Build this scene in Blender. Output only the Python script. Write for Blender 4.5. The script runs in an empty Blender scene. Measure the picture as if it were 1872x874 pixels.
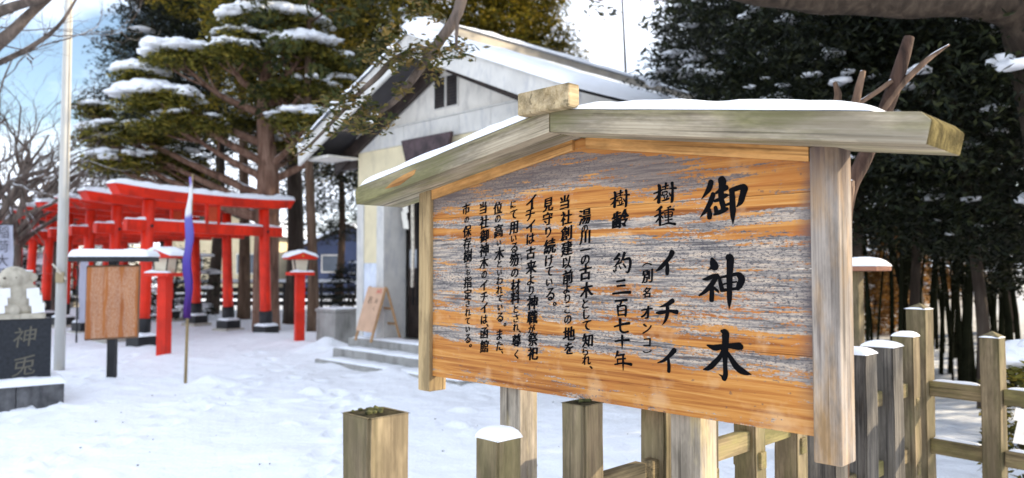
import bpy, bmesh, math, random
import numpy as np
from mathutils import Vector, Matrix, noise

# ------------------------------------------------------------------ camera, sky, sun, exposure
SC = bpy.context.scene
COL = SC.collection
F, CX, CY, EYE = 1400.0, 936.0, 437.0, 1.5
PITCH = math.atan(53.0 / F)
cam = bpy.data.objects.new('camera', bpy.data.cameras.new('camera'))
COL.objects.link(cam)
cam.location = (0, 0, EYE)
cam.rotation_euler = (math.pi / 2 + PITCH, 0, 0)
cam.data.sensor_width = 36.0
cam.data.lens = 36.0 * F / 1872.0
cam.data.clip_start, cam.data.clip_end = 0.05, 2000
cam.data.dof.use_dof = True
cam.data.dof.focus_distance = 2.5
cam.data.dof.aperture_fstop = 2.7
SC.camera = cam
SC.render.engine = 'CYCLES'
SC.view_settings.view_transform = 'Standard'
SC.view_settings.look = 'None'
SC.view_settings.gamma = 1.0
SC.view_settings.exposure = 1.12

SUN_AZ = Vector((0.96, 0.10, 0)).normalized()      # towards the sun, low in the right
SUN_EL = math.radians(22)
world = bpy.data.worlds.new('World')
SC.world = world
world.use_nodes = True
wn, wl = world.node_tree.nodes, world.node_tree.links
wn.clear()
out = wn.new('ShaderNodeOutputWorld'); bg = wn.new('ShaderNodeBackground')
sky = wn.new('ShaderNodeTexSky')
sky.sky_type = 'NISHITA'; sky.sun_disc = False
sky.sun_elevation = SUN_EL
sky.sun_rotation = math.atan2(SUN_AZ.x, SUN_AZ.y)
tc = wn.new('ShaderNodeTexCoord'); mp = wn.new('ShaderNodeMapping')
mp.inputs['Scale'].default_value = (1.0, 1.0, 2.2)
ns = wn.new('ShaderNodeTexNoise'); ns.inputs['Scale'].default_value = 2.6; ns.inputs['Detail'].default_value = 7
rp = wn.new('ShaderNodeValToRGB')
rp.color_ramp.elements[0].position = 0.40; rp.color_ramp.elements[1].position = 0.58
mx = wn.new('ShaderNodeMix'); mx.data_type = 'RGBA'
mx.inputs['B'].default_value = (8.8, 9.5, 10.8, 1)
wl.new(tc.outputs['Generated'], mp.inputs['Vector']); wl.new(mp.outputs['Vector'], ns.inputs['Vector'])
wl.new(ns.outputs['Fac'], rp.inputs['Fac']); wl.new(rp.outputs['Color'], mx.inputs['Factor'])
wl.new(sky.outputs['Color'], mx.inputs['A']); wl.new(mx.outputs['Result'], bg.inputs['Color'])
bg.inputs['Strength'].default_value = 0.115
wl.new(bg.outputs['Background'], out.inputs['Surface'])
sl = bpy.data.lights.new('sun', 'SUN')
sl.energy = 3.6; sl.angle = math.radians(0.5); sl.color = (1.0, 0.84, 0.60)
so = bpy.data.objects.new('sun', sl); COL.objects.link(so)
sdir = Vector((SUN_AZ.x * math.cos(SUN_EL), SUN_AZ.y * math.cos(SUN_EL), math.sin(SUN_EL)))
so.rotation_euler = sdir.to_track_quat('Z', 'Y').to_euler()
so.location = (20, 0, 20)

R = random.Random(7)
NP = np.random.default_rng(7)

# ------------------------------------------------------------------ picture geometry used for measuring
CP, SP = math.cos(PITCH), math.sin(PITCH)
def ray(x, y):
    a, b = (x - CX) / F, -(y - CY) / F
    return Vector((a, CP - b * SP, SP + b * CP))
def at(x, y, Y):
    r = ray(x, y)
    p = r * (Y / r.y); p.z += EYE
    return p
DU = Vector((0.7036, -0.7107, 0)).normalized()       # along the front of notice board and hall, to the right
DV = Vector((-DU.y, DU.x, 0))                        # away from the viewer
TH = math.atan2(DU.y, DU.x)
def uv(u, v, z=0): return DU * u + DV * v + Vector((0, 0, z))

# ------------------------------------------------------------------ helpers
def empty(name, loc, rz=0.0):
    o = bpy.data.objects.new(name, None); COL.objects.link(o)
    o.location = loc; o.rotation_euler = (0, 0, rz); o.empty_display_size = 0.2
    return o
def tag(o, label, cat, group=None, kind=None):
    if label: o['label'] = label
    if cat: o['category'] = cat
    if group: o['group'] = group
    if kind: o['kind'] = kind
    return o
def link(name, me, mat, parent=None):
    o = bpy.data.objects.new(name, me); COL.objects.link(o)
    if mat and not me.materials: me.materials.append(mat)
    if parent: o.parent = parent
    return o
def obj(name, bm, mat, parent=None, smooth=False):
    me = bpy.data.meshes.new(name)
    bmesh.ops.recalc_face_normals(bm, faces=bm.faces[:])
    bm.to_mesh(me); bm.free()
    if smooth:
        for p in me.polygons: p.use_smooth = True
    return link(name, me, mat, parent)
def B(): return bmesh.new()
def box(bm, x0, x1, y0, y1, z0, z1, bev=0.0, mat=None, seg=2):
    g = bmesh.ops.create_cube(bm, size=1.0)
    vs = g['verts']
    for v in vs:
        v.co = Vector((x0 + (v.co.x + .5) * (x1 - x0), y0 + (v.co.y + .5) * (y1 - y0), z0 + (v.co.z + .5) * (z1 - z0)))
        if mat is not None: v.co = mat @ v.co
    if bev > 0:
        es = list({e for v in vs for e in v.link_edges})
        bmesh.ops.bevel(bm, geom=es, offset=bev, segments=seg, affect='EDGES', profile=.5)
    return bm
def prism(bm, pts, axis, a, b, bev=0.0):
    """pts: 2-D outline; axis 'y' -> (x,z) outline swept y a..b ; 'z' -> (x,y); 'x' -> (y,z)"""
    def P(p, t):
        return {'y': (p[0], t, p[1]), 'z': (p[0], p[1], t), 'x': (t, p[0], p[1])}[axis]
    A = [bm.verts.new(P(p, a)) for p in pts]; Bv = [bm.verts.new(P(p, b)) for p in pts]
    n = len(pts)
    fs = [bm.faces.new(A), bm.faces.new(Bv[::-1])]
    for i in range(n): fs.append(bm.faces.new((A[i], Bv[i], Bv[(i + 1) % n], A[(i + 1) % n])))
    if bev > 0:
        es = list({e for f in fs for e in f.edges})
        bmesh.ops.bevel(bm, geom=es, offset=bev, segments=2, affect='EDGES', profile=.5)
    return bm
def tube(bm, pts, rad, n=8, cap=True):
    pts = [Vector(p) for p in pts]
    if not isinstance(rad, (list, tuple)): rad = [rad] * len(pts)
    rings = []; ref = Vector((0.13, 0.37, 0.92)).normalized()
    for i, p in enumerate(pts):
        d = (pts[min(i + 1, len(pts) - 1)] - pts[max(i - 1, 0)])
        if d.length < 1e-9: d = Vector((0, 0, 1))
        d.normalize()
        a = d.cross(ref)
        if a.length < .05: a = d.cross(Vector((1, 0, 0)))
        a.normalize(); b = d.cross(a)
        rings.append([bm.verts.new(p + (a * math.cos(2 * math.pi * k / n) + b * math.sin(2 * math.pi * k / n)) * rad[i]) for k in range(n)])
    for r0, r1 in zip(rings, rings[1:]):
        for k in range(n): bm.faces.new((r0[k], r0[(k + 1) % n], r1[(k + 1) % n], r1[k]))
    if cap:
        bm.faces.new(rings[0][::-1]); bm.faces.new(rings[-1])
    return bm
def spline(pts, per=6):
    """Catmull-Rom through tuples of any length"""
    P = [np.array(p, float) for p in pts]
    if len(P) == 2: P = [P[0], (P[0] + P[1]) / 2, P[1]]
    Q = [2 * P[0] - P[1]] + P + [2 * P[-1] - P[-2]]
    o = []
    for i in range(1, len(Q) - 2):
        p0, p1, p2, p3 = Q[i - 1:i + 3]
        for k in range(per):
            t = k / per
            o.append(.5 * ((2 * p1) + (-p0 + p2) * t + (2 * p0 - 5 * p1 + 4 * p2 - p3) * t * t + (-p0 + 3 * p1 - 3 * p2 + p3) * t ** 3))
    o.append(P[-1]); return o
def ico(bm, c, r, sub=1, sc=(1, 1, 1), jit=0.0, rng=R):
    g = bmesh.ops.create_icosphere(bm, subdivisions=sub, radius=1.0)
    s = rng.random() * 50
    for v in g['verts']:
        k = 1 + jit * noise.noise(v.co * 1.3 + Vector((s, s * .7, 0)))
        v.co = Vector((c[0] + v.co.x * r * sc[0] * k, c[1] + v.co.y * r * sc[1] * k, c[2] + v.co.z * r * sc[2] * k))
def snow_patch(bm, p00, p10, p11, p01, th, nx=14, ny=6, seed=0.0, rough=.35, edge=.03, pw=5):
    """a rounded blanket of snow lying on the quad; edges hang over a little and are uneven"""
    p00, p10, p11, p01 = map(Vector, (p00, p10, p11, p01))
    V = []
    for j in range(ny + 1):
        row = []
        for i in range(nx + 1):
            s, t = i / nx, j / ny
            s = .5 - .5 * math.cos(math.pi * s) * (0.75 + .25 * abs(math.cos(math.pi * s)))
            t2 = .5 - .5 * math.cos(math.pi * t)
            p = (p00 * (1 - s) + p10 * s) * (1 - t2) + (p01 * (1 - s) + p11 * s) * t2
            pr = max(0, 1 - abs(2 * s - 1) ** pw) ** .45 * max(0, 1 - abs(2 * t2 - 1) ** pw) ** .45
            nz = noise.noise(p * 5 + Vector((seed, 0, 0))) * .5 + noise.noise(p * 14 + Vector((seed, 3, 0))) * .25
            p = p + Vector((0, 0, th * pr * (1 + rough * nz * 1.6)))
            if pr < .3:
                c = (p00 + p10 + p11 + p01) / 4
                q = (p - c); q.z = 0
                if q.length > 1e-6: p = p + q.normalized() * edge * noise.noise(p * 7 + Vector((0, seed, 1)))
            row.append(bm.verts.new(p))
        V.append(row)
    for j in range(ny):
        for i in range(nx): bm.faces.new((V[j][i], V[j][i + 1], V[j + 1][i + 1], V[j + 1][i]))
    return bm

def quads_mesh(name, v):
    """v: (n,4,3) array of quads"""
    n = len(v); me = bpy.data.meshes.new(name)
    me.vertices.add(n * 4); me.vertices.foreach_set('co', v.reshape(-1).astype(np.float32))
    me.loops.add(n * 4); me.loops.foreach_set('vertex_index', np.arange(n * 4, dtype=np.int32))
    me.polygons.add(n); me.polygons.foreach_set('loop_start', np.arange(0, n * 4, 4, dtype=np.int32))
    me.polygons.foreach_set('loop_total', np.full(n, 4, dtype=np.int32))
    me.update(); me.validate(); return me
def leaf_quads(c, ln, wd, flat=.55, droop=.25):
    n = len(c)
    a = NP.uniform(0, 2 * np.pi, n)
    t = np.stack([np.cos(a), np.sin(a), NP.normal(-droop, .35, n)], 1); t /= np.linalg.norm(t, axis=1, keepdims=True)
    nn = np.stack([NP.normal(0, flat, n), NP.normal(0, flat, n), np.ones(n)], 1)
    b = np.cross(nn, t); b /= np.linalg.norm(b, axis=1, keepdims=True)
    l = ln * NP.uniform(.6, 1.3, (n, 1)); w = wd * NP.uniform(.6, 1.3, (n, 1))
    return np.stack([c - t * l, c + b * w - t * l * .15, c + t * l, c - b * w - t * l * .15], 1)
def clumped(centers, rad, per, sc=(1, 1, .45)):
    k = NP.normal(0, 1, (len(centers), per, 3)); k /= np.maximum(1, np.linalg.norm(k, axis=2, keepdims=True) * .8)
    return (np.asarray(centers)[:, None, :] + k * np.asarray(rad).reshape(-1, 1, 1) * np.array(sc)).reshape(-1, 3)

# ------------------------------------------------------------------ materials
class NB:
    def __init__(s, name):
        s.m = bpy.data.materials.new(name); s.m.use_nodes = True
        s.t = s.m.node_tree; s.p = s.t.nodes['Principled BSDF']
        s.p.inputs['Roughness'].default_value = .8
        s.p.inputs['Specular IOR Level'].default_value = .25
        s._c = None
    def n(s, kind, **k):
        nd = s.t.nodes.new('ShaderNode' + kind)
        for a, v in k.items():
            key = a.replace('_', ' ')
            if key in nd.inputs:
                if isinstance(v, bpy.types.NodeSocket): s.t.links.new(v, nd.inputs[key])
                else: nd.inputs[key].default_value = v
            else: setattr(nd, a, v)
        return nd
    def co(s, scale=(1, 1, 1), rot=(0, 0, 0), src='Object'):
        if s._c is None: s._c = s.n('TexCoord')
        m = s.n('Mapping'); s.t.links.new(s._c.outputs[src], m.inputs['Vector'])
        m.inputs['Scale'].default_value = scale; m.inputs['Rotation'].default_value = rot
        return m.outputs['Vector']
    def noise(s, vec, sc=1, det=5, rough=.55, dist=0):
        return s.n('TexNoise', Vector=vec, Scale=sc, Detail=det, Roughness=rough, Distortion=dist).outputs['Fac']
    def ramp(s, fac, els):
        r = s.n('ValToRGB', Fac=fac); cr = r.color_ramp
        while len(cr.elements) < len(els): cr.elements.new(.5)
        for e, (p, c) in zip(cr.elements, els):
            e.position = p
            e.color = (c, c, c, 1) if isinstance(c, (int, float)) else (*c, 1)
        return r.outputs['Color']
    def mix(s, fac, a, b, mode='MIX'):
        m = s.n('Mix', data_type='RGBA', blend_type=mode)
        for k, v in (('Factor', fac), ('A', a), ('B', b)):
            i = m.inputs[k] if k != 'Factor' else m.inputs[0]
            if k != 'Factor': i = [q for q in m.inputs if q.name == k and q.type == 'RGBA'][0]
            if isinstance(v, bpy.types.NodeSocket): s.t.links.new(v, i)
            else: i.default_value = v if k == 'Factor' else (*v, 1)
        return [q for q in m.outputs if q.type == 'RGBA'][0]
    def math(s, op, a, b=0.0, clamp=False):
        m = s.n('Math', operation=op, use_clamp=clamp)
        for i, v in enumerate((a, b)):
            if isinstance(v, bpy.types.NodeSocket): s.t.links.new(v, m.inputs[i])
            else: m.inputs[i].default_value = v
        return m.outputs[0]
    def col(s, c):
        if isinstance(c, bpy.types.NodeSocket): s.t.links.new(c, s.p.inputs['Base Color'])
        else: s.p.inputs['Base Color'].default_value = (*c, 1)
        return s
    def bump(s, h, strength=.3, dist=.01):
        b = s.n('Bump', Height=h, Strength=strength, Distance=dist)
        s.t.links.new(b.outputs['Normal'], s.p.inputs['Normal']); return s
    def rough(s, v): s.p.inputs['Roughness'].default_value = v; return s
    def rand(s): return s.n('NewGeometry').outputs['Random Per Island']
    def objrand(s): return s.n('ObjectInfo').outputs['Random']
def st(axis, a, b): return {'x': (a, b, b), 'y': (b, a, b), 'z': (b, b, a)}[axis]

def wood(name, cols, axis='z', fine=60, moss=None, mossk=.5, streak=1.2, bump=.5, rough=.85, crack=.6, stain=None):
    m = NB(name)
    g = m.noise(m.co(st(axis, streak, fine)), 1, 6, .62, .4)
    g2 = m.noise(m.co(st(axis, streak * .7, fine * .22)), 1, 4, .6, .6)
    g3 = m.noise(m.co(st(axis, streak * 3, fine * 3.2)), 1, 3, .6)
    h = m.math('ADD', m.math('ADD', m.math('MULTIPLY', g, .42), m.math('MULTIPLY', g2, .38)), m.math('MULTIPLY', g3, .24))
    n = len(cols)
    c = m.ramp(h, [(.40 + .24 * i / (n - 1), cc) for i, cc in enumerate(cols)])
    k = m.ramp(m.noise(m.co(st(axis, .9, fine * .8)), 1, 3, .5, .3), [(.33, 1), (.385, 0)])
    c = m.mix(m.math('MULTIPLY', k, crack), c, tuple(x * .3 for x in cols[0]))
    if moss:
        q = m.ramp(m.noise(m.co(st(axis, 1.6, 7)), 1, 6, .65), [(.5 - .25 * mossk + .05, 0), (.72 - .25 * mossk, .8)])
        c = m.mix(q, c, moss)
    if stain:       # damp dark stain running down from under the roof
        zz = m.n('SeparateXYZ', Vector=m.co()).outputs['Z']
        q = m.math('ADD', zz, m.math('MULTIPLY', m.math('SUBTRACT', m.noise(m.co((30, 30, 1.5)), 1, 4), .5), .5))
        c = m.mix(m.ramp(q, [(.0, 0), (1, 0)]) if False else m.n('MapRange', Value=q, From_Min=stain[0], From_Max=stain[1]).outputs[0], c, stain[2])
    wx = m.ramp(m.noise(m.co(st(axis, 2.5, 10)), 1, 5, .7), [(.44, .62), (.6, 1.05)])
    c = m.mix(1.0, c, wx, 'MULTIPLY')
    m.col(c).rough(rough).bump(h, bump, .006)
    return m.m
def plain(name, c, rough=.6, var=.12, sc=4, bump=0.0, spec=.3, dirt=None):
    m = NB(name)
    f = m.noise(m.co(), sc, 5)
    a = tuple(max(0, x * (1 - var)) for x in c); b = tuple(min(1, x * (1 + var)) for x in c)
    cc = m.ramp(f, [(.35, a), (.65, b)])
    if dirt:
        q = m.ramp(m.noise(m.co((1, 1, .35)), sc * 1.7, 7, .65), [(.5, 0), (.68, .75)])
        cc = m.mix(q, cc, dirt)
    m.col(cc).rough(rough); m.p.inputs['Specular IOR Level'].default_value = spec
    if bump: m.bump(m.noise(m.co(), sc * 9, 5), bump, .01)
    return m.m
def leafmat(name, cols, trans=.35):
    m = NB(name)
    c = m.ramp(m.rand(), [(i / (len(cols) - 1), cc) for i, cc in enumerate(cols)])
    big = m.ramp(m.noise(m.co(), .55, 2), [(.38, .62), (.62, 1.15)])
    c = m.mix(1.0, c, big, 'MULTIPLY')
    m.col(c).rough(.6)
    tr = m.n('BsdfTranslucent'); m.t.links.new(c, tr.inputs['Color'])
    ms = m.n('MixShader'); ms.inputs[0].default_value = trans
    m.t.links.new(m.p.outputs[0], ms.inputs[1]); m.t.links.new(tr.outputs[0], ms.inputs[2])
    m.t.links.new(ms.outputs[0], m.t.nodes['Material Output'].inputs['Surface'])
    return m.m
def barkmat(name, c0, c1, snow=0.0, sc=9, moss=None):
    m = NB(name)
    f = m.noise(m.co((sc, sc, sc * .18)), 1, 6, .65, .5)
    c = m.ramp(f, [(.32, tuple(x * .45 for x in c0)), (.48, c0), (.7, c1)])
    if moss: c = m.mix(m.ramp(m.noise(m.co(), 2.2, 5), [(.5, 0), (.65, .6)]), c, moss)
    if snow > 0:      # snow lying on the upper side of limbs
        nz = m.n('SeparateXYZ', Vector=m.n('NewGeometry').outputs['Normal']).outputs['Z']
        q = m.math('ADD', nz, m.math('MULTIPLY', m.math('SUBTRACT', m.noise(m.co(), 2.1, 3), .5), 1.6))
        k = m.ramp(q, [(1.02 - snow * .5, 0), (1.12 - snow * .5, 1)])
        c = m.mix(k, c, (.82, .84, .88))
    m.col(c).rough(.9).bump(f, .8, .03)
    return m.m

def snowmat(name, c=(.88, .90, .945), litter=False):
    m = NB(name)
    n1 = m.noise(m.co(), 1.1, 6, .6); n2 = m.noise(m.co(), 9, 6, .6); n3 = m.noise(m.co(), 80, 2)
    cc = m.ramp(n2, [(.3, tuple(x * .965 for x in c)), (.7, c)])
    if litter:
        sx = m.n('SeparateXYZ', Vector=m.co())
        # fallen leaves and bare earth show through under the trees right of the fence
        side = m.math('SUBTRACT', m.math('ADD', m.math('MULTIPLY', sx.outputs['X'], .7036), m.math('MULTIPLY', sx.outputs['Y'], -.7107)), -0.75)
        reg = m.ramp(m.math('MULTIPLY', side, .4), [(.02, 0), (.25, 1)])
        far = m.ramp(m.math('MULTIPLY', sx.outputs['Y'], .02), [(.10, .25), (.2, 1)])
        pat = m.noise(m.co(), 2.6, 8, .72)
        k = m.math('MULTIPLY', m.math('MULTIPLY', reg, far), m.ramp(pat, [(.46, 0), (.54, .92)]))
        lit = m.ramp(m.noise(m.co(), 13, 5, .7), [(.3, (.06, .035, .018)), (.5, (.24, .13, .05)), (.7, (.38, .22, .08))])
        cc = m.mix(k, cc, lit)
        # small crumbs of bark and needles on the yard snow
        cr = m.ramp(m.noise(m.co(), 22, 3, .6), [(.245, 1), (.265, 0)])
        cr2 = m.ramp(m.noise(m.co(), .8, 2), [(.5, 0), (.6, 1)])
        cc = m.mix(m.math('MULTIPLY', m.math('MULTIPLY', cr, cr2), .5), cc, (.3, .27, .24))
    m.col(cc).rough(.55)
    m.p.inputs['Specular IOR Level'].default_value = .2
    vo = m.n('TexVoronoi', Vector=m.co(), Scale=3.1, feature='SMOOTH_F1').outputs['Distance'] if litter else n2
    n1 = m.math('ADD', n1, m.math('MULTIPLY', vo, .55 if litter else 0.0))
    h = m.math('ADD', m.math('ADD', m.math('MULTIPLY', n1, 1.0), m.math('MULTIPLY', n2, .28)), m.math('MULTIPLY', n3, .03))
    m.bump(h, .8 if litter else .5, .09 if litter else .05)
    return m.m

SNOW = snowmat('snow')
SNOW_GROUND = snowmat('ground_snow', litter=True)
W_TAN = [(.20, .15, .09), (.36, .28, .17), (.46, .36, .23), (.52, .43, .29)]
W_GREY = [(.16, .13, .115), (.27, .235, .205), (.35, .305, .265), (.43, .37, .315)]
FENCE_Z = wood('fence_post_wood', [(.10, .074, .046), (.185, .142, .086), (.245, .19, .115), (.32, .25, .155)], 'z', 42, (.15, .13, .06), .5)
FENCE_Y = wood('fence_rail_wood', [(.09, .066, .035), (.19, .145, .08), (.27, .205, .11), (.35, .27, .15)], 'y', 55, (.22, .20, .07), .4)
FENCE_X = wood('fence_rail_wood_cross', [(.09, .066, .035), (.19, .145, .08), (.27, .205, .11), (.35, .27, .15)], 'x', 55, (.22, .20, .07), .4)
MOSSY = plain('mossy_end_grain', (.045, .038, .022), .95, .7, 30, 1.0, .05)
GREY_Z = wood('weathered_post_wood', W_GREY, 'z', 90, (.42, .25, .10), .42, stain=(1.62, 1.86, (.10, .07, .06)))
DARK_Z = wood('shaded_grey_post_wood', [(.05, .045, .04), (.10, .09, .08), (.15, .135, .115), (.2, .175, .14)], 'z', 55)  # shade on these fence posts is put into a darker wood colour
END_GRAIN = plain('mossy_beam_end', (.15, .12, .05), .95, .5, 20, 1.0, .05, dirt=(.02, .016, .008))
EAVE_X = wood('weathered_eave_wood', [(.14, .11, .075), (.27, .225, .155), (.37, .315, .23), (.45, .395, .30)], 'x', 60, (.20, .19, .075), .5)
RIDGE_Y = wood('ridge_wood', [(.18, .125, .06), (.33, .245, .13), (.42, .325, .19), (.49, .39, .24)], 'y', 40, (.10, .09, .04), .3)
WARM_X = wood('warm_underside_wood', [(.34, .15, .04), (.50, .25, .08), (.58, .31, .11), (.62, .37, .16)], 'x', 40)
INK = plain('black_ink', (.006, .006, .007), 1.0, .1, 8, 0, .0)

# ------------------------------------------------------------------ ground
def hgt(x, y):
    h = .06 * noise.noise(Vector((x * .35, y * .35, 0))) + .034 * noise.noise(Vector((x * 1.3, y * 1.3, 4))) + .012 * noise.noise(Vector((x * 4.5, y * 4.5, 9)))
    def mound(cx, cy, r, a):
        d = ((x - cx) ** 2 + (y - cy) ** 2) / (r * r)
        if d > 6: return 0
        return a * math.exp(-d) * (1 + .5 * noise.noise(Vector((x * 3.5, y * 3.5, 2))))
    for q in MOUNDS: h += mound(*q)
    if x > 3 and y > 12:
        h += min(1, (x - 3) / 6) * min(1, (y - 12) / 14) * 1.5
    d = math.hypot(x, y)
    if d > 70: h += min(1, (d - 70) / 120) * 3
    return h
g = lambda px, py: (lambda r: Vector((r.x, r.y, 0)) * (-EYE / r.z))(ray(px, py))
MOUNDS = []
for px, py, r, a in ((600, 645, .5, .16), (625, 655, .4, .10), (640, 668, .3, .06), (235, 712, .45, .05), (330, 700, .3, .05), (388, 708, .25, .07), (300, 655, .4, .05), (185, 708, .5, .05), (545, 632, .5, .06), (720, 690, .4, .07), (860, 700, .5, .08), (470, 618, 1.0, .06), (262, 640, .8, .05)):
    p = g(px, py); MOUNDS.append((p.x, p.y, r, a * 1.5))
def axis_pts(lo, hi, c, fine, n):
    t = np.linspace(-1, 1, n); k = 4.2
    s = np.sinh(k * t) / math.sinh(k)
    return np.where(s < 0, c + s * (c - lo), c + s * (hi - c))
def axis2(lo, c0, c1, hi, st_):
    core = list(np.arange(c0, c1, st_)); l, h = [], []; d = st_; p_ = c0
    while p_ > lo: d *= 1.13; p_ -= d; l.append(p_)
    d = st_; p_ = core[-1]
    while p_ < hi: d *= 1.13; p_ += d; h.append(p_)
    return np.array(l[::-1] + core + h)
xs = axis2(-420, -7.5, 3.6, 420, .045); ys = axis2(-60, 2.2, 13.5, 900, .048)
me = bpy.data.meshes.new('snow_ground')
GX, GY = np.meshgrid(xs, ys); GZ = np.array([hgt(x, y) for y in ys for x in xs]).reshape(GX.shape)
def dent(x, y, ang, ln, wd, dp):
    a, c = math.cos(ang), math.sin(ang)
    u = ((GX - x) * a + (GY - y) * c) / ln; v = (-(GX - x) * c + (GY - y) * a) / wd
    d = u * u + v * v
    global GZ
    GZ = GZ - dp * np.exp(-d * d) + dp * .45 * np.exp(-(np.sqrt(d) - 1.5) ** 2 * 6)
for (x0, y0, x1, y1, n_) in ((-3.6, 4.2, -3.3, 10.6, 16), (-1.2, 5.2, -2.0, 9.6, 12), (-6.0, 8.0, -1.4, 8.9, 13), (-4.6, 6.4, -6.6, 13.5, 15), (-.9, 4.0, -5.5, 7.2, 13), (-2.6, 10, -5.4, 15, 12)):
    dx, dy = x1 - x0, y1 - y0; an_ = math.atan2(dy, dx); q_ = math.hypot(dx, dy)
    for i in range(n_):
        t_ = (i + R.uniform(-.2, .2)) / n_; sd_ = .11 * (1 if i % 2 else -1) + R.uniform(-.05, .05)
        dent(x0 + dx * t_ - dy / q_ * sd_, y0 + dy * t_ + dx / q_ * sd_, an_ + R.uniform(-.25, .25), .15, .07, R.uniform(.035, .06))
for _ in range(60): dent(R.uniform(-6, 1.5), R.uniform(3.5, 12), R.uniform(0, 3), R.uniform(.06, .2), R.uniform(.05, .12), R.uniform(-.045, .03))
vv = np.stack([GX, GY, GZ], 2).reshape(-1, 3).tolist()
nx, ny = len(xs), len(ys)
me.from_pydata(vv, [], [(j * nx + i, j * nx + i + 1, (j + 1) * nx + i + 1, (j + 1) * nx + i) for j in range(ny - 1) for i in range(nx - 1)])
for p in me.polygons: p.use_smooth = True
tag(link('snow_ground', me, SNOW_GROUND), None, None, kind='structure')

# ------------------------------------------------------------------ shrine hall
def zat(py, Y): return EYE + (490 - py) * Y / F
WHITE = plain('white_plaster', (.68, .645, .585), .8, .07, 3, .15, .2, dirt=(.40, .38, .36))
CREAM = plain('cream_plaster', (.70, .61, .41), .85, .07, 3, .15, .2, dirt=(.56, .48, .33))
TRIM = plain('pale_grey_paint', (.60, .58, .54), .7, .06, 5, .1, .2, dirt=(.42, .42, .43))
CONC = plain('grey_concrete', (.33, .32, .30), .9, .15, 3, .5, .15, dirt=(.17, .165, .15))
MARBLE = plain('pale_marble', (.62, .66, .74), .5, .12, 3.5, .05, .4, dirt=(.42, .47, .56))
DARKW = plain('dark_brown_wood', (.035, .024, .02), .6, .4, 6, .3)
SOFFIT = plain('soffit_board_paint', (.065, .06, .062), .8, .15, 4)
REDDOOR = plain('red_brown_door_paint', (.19, .035, .018), .5, .2, 3)
LOUV = plain('dark_louvre', (.012, .011, .012), .6, .3, 6)
sh = empty('shrine_hall', uv(-8.53, 7.1, 0), TH)
tag(sh, 'white gabled shrine hall with snowy roof and concrete steps behind the notice board', 'building')
HW, DEP, OV = 2.27, 6.2, .66                     # half width, depth, front overhang
ZT, ZB, ZE = 4.62, 3.69, 3.38                    # ridge underside, trim top, eave underside
HE = 2.95
SL = (ZT - ZE) / HE
def roofz(x): return ZT - SL * abs(x)
b = B(); prism(b, [(-HW, ZB), (HW, ZB), (HW, roofz(HW) + .02), (0, ZT + .02), (-HW, roofz(HW) + .02)], 'y', 0.0, .18); obj('gable', b, WHITE, sh)
for i in range(7):                                # trim boards over the entrance
    x0 = -HW - .02 + i * (2 * HW + .04) / 7
    b = B(); box(b, x0 + .003, x0 + (2 * HW + .04) / 7 - .003, -.035, .16, 3.40, ZB - .004, .006); obj('trim_board', b, TRIM, sh)
b = B(); box(b, -HW - .04, HW + .04, -.05, .01, ZB, ZB + .025, .004); obj('trim_ledge', b, TRIM, sh)
b = B(); box(b, -HW, HW, .0, .2, 2.75, 3.398); obj('cream_wall', b, CREAM, sh)
for sx in (-1, 1):
    x0, x1 = sorted((sx * HW, sx * (HW - .76)))
    xo = sx * HW; f = lambda a: xo - sx * a
    b = B(); box(b, *sorted((f(0), f(.19))), -.02, .3, .37, 2.748, .006); obj('pilaster_strip', b, TRIM, sh)
    b = B(); box(b, *sorted((f(.192), f(.56))), 0, .3, 1.58, 2.748); obj('cream_panel', b, CREAM, sh)
    b = B(); box(b, *sorted((f(.192), f(.56))), -.004, .3, .37, 1.578); obj('marble_panel', b, MARBLE, sh)
    b = B(); box(b, *sorted((f(.562), f(.76))), -.02, .42, .37, 2.746, .006); obj('pilaster_strip', b, TRIM, sh)
    b = B(); box(b, *sorted((sx * HW, sx * (HW - .18))), .302, DEP, .2, 3.36); obj('side_wall', b, WHITE, sh)
b = B(); box(b, -HW + .2, HW - .2, DEP - .2, DEP, .2, 3.3); obj('back_wall', b, WHITE, sh)
b = B(); box(b, -1.5, 1.5, 1.6, 1.68, .37, 2.74); obj('inner_wall', b, DARKW, sh)
for i in range(6):
    x0 = -1.5 + i * .5
    fr = B(); box(fr, x0 + .005, x0 + .495, .46, .5, .38, 2.74, .004)
    d = obj('lattice_door', fr, DARKW if i in (0, 5) else REDDOOR, sh)
    lb = B()
    for k in range(3): box(lb, x0 + .12 + k * .11, x0 + .145 + k * .11, .445, .458, .9, 2.6)
    for k in range(6): box(lb, x0 + .06, x0 + .44, .435, .444, 1.0 + k * .3, 1.025 + k * .3)
    obj('lattice', lb, LOUV, d)
# lattice light panes seen as pale squares
for x in (-1.42, -1.30):
    b = B(); box(b, x, x + .06, .425, .434, 1.5, 1.8); obj('pane', b, plain('pale_pane', (.35, .37, .4), .3), sh)
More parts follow.
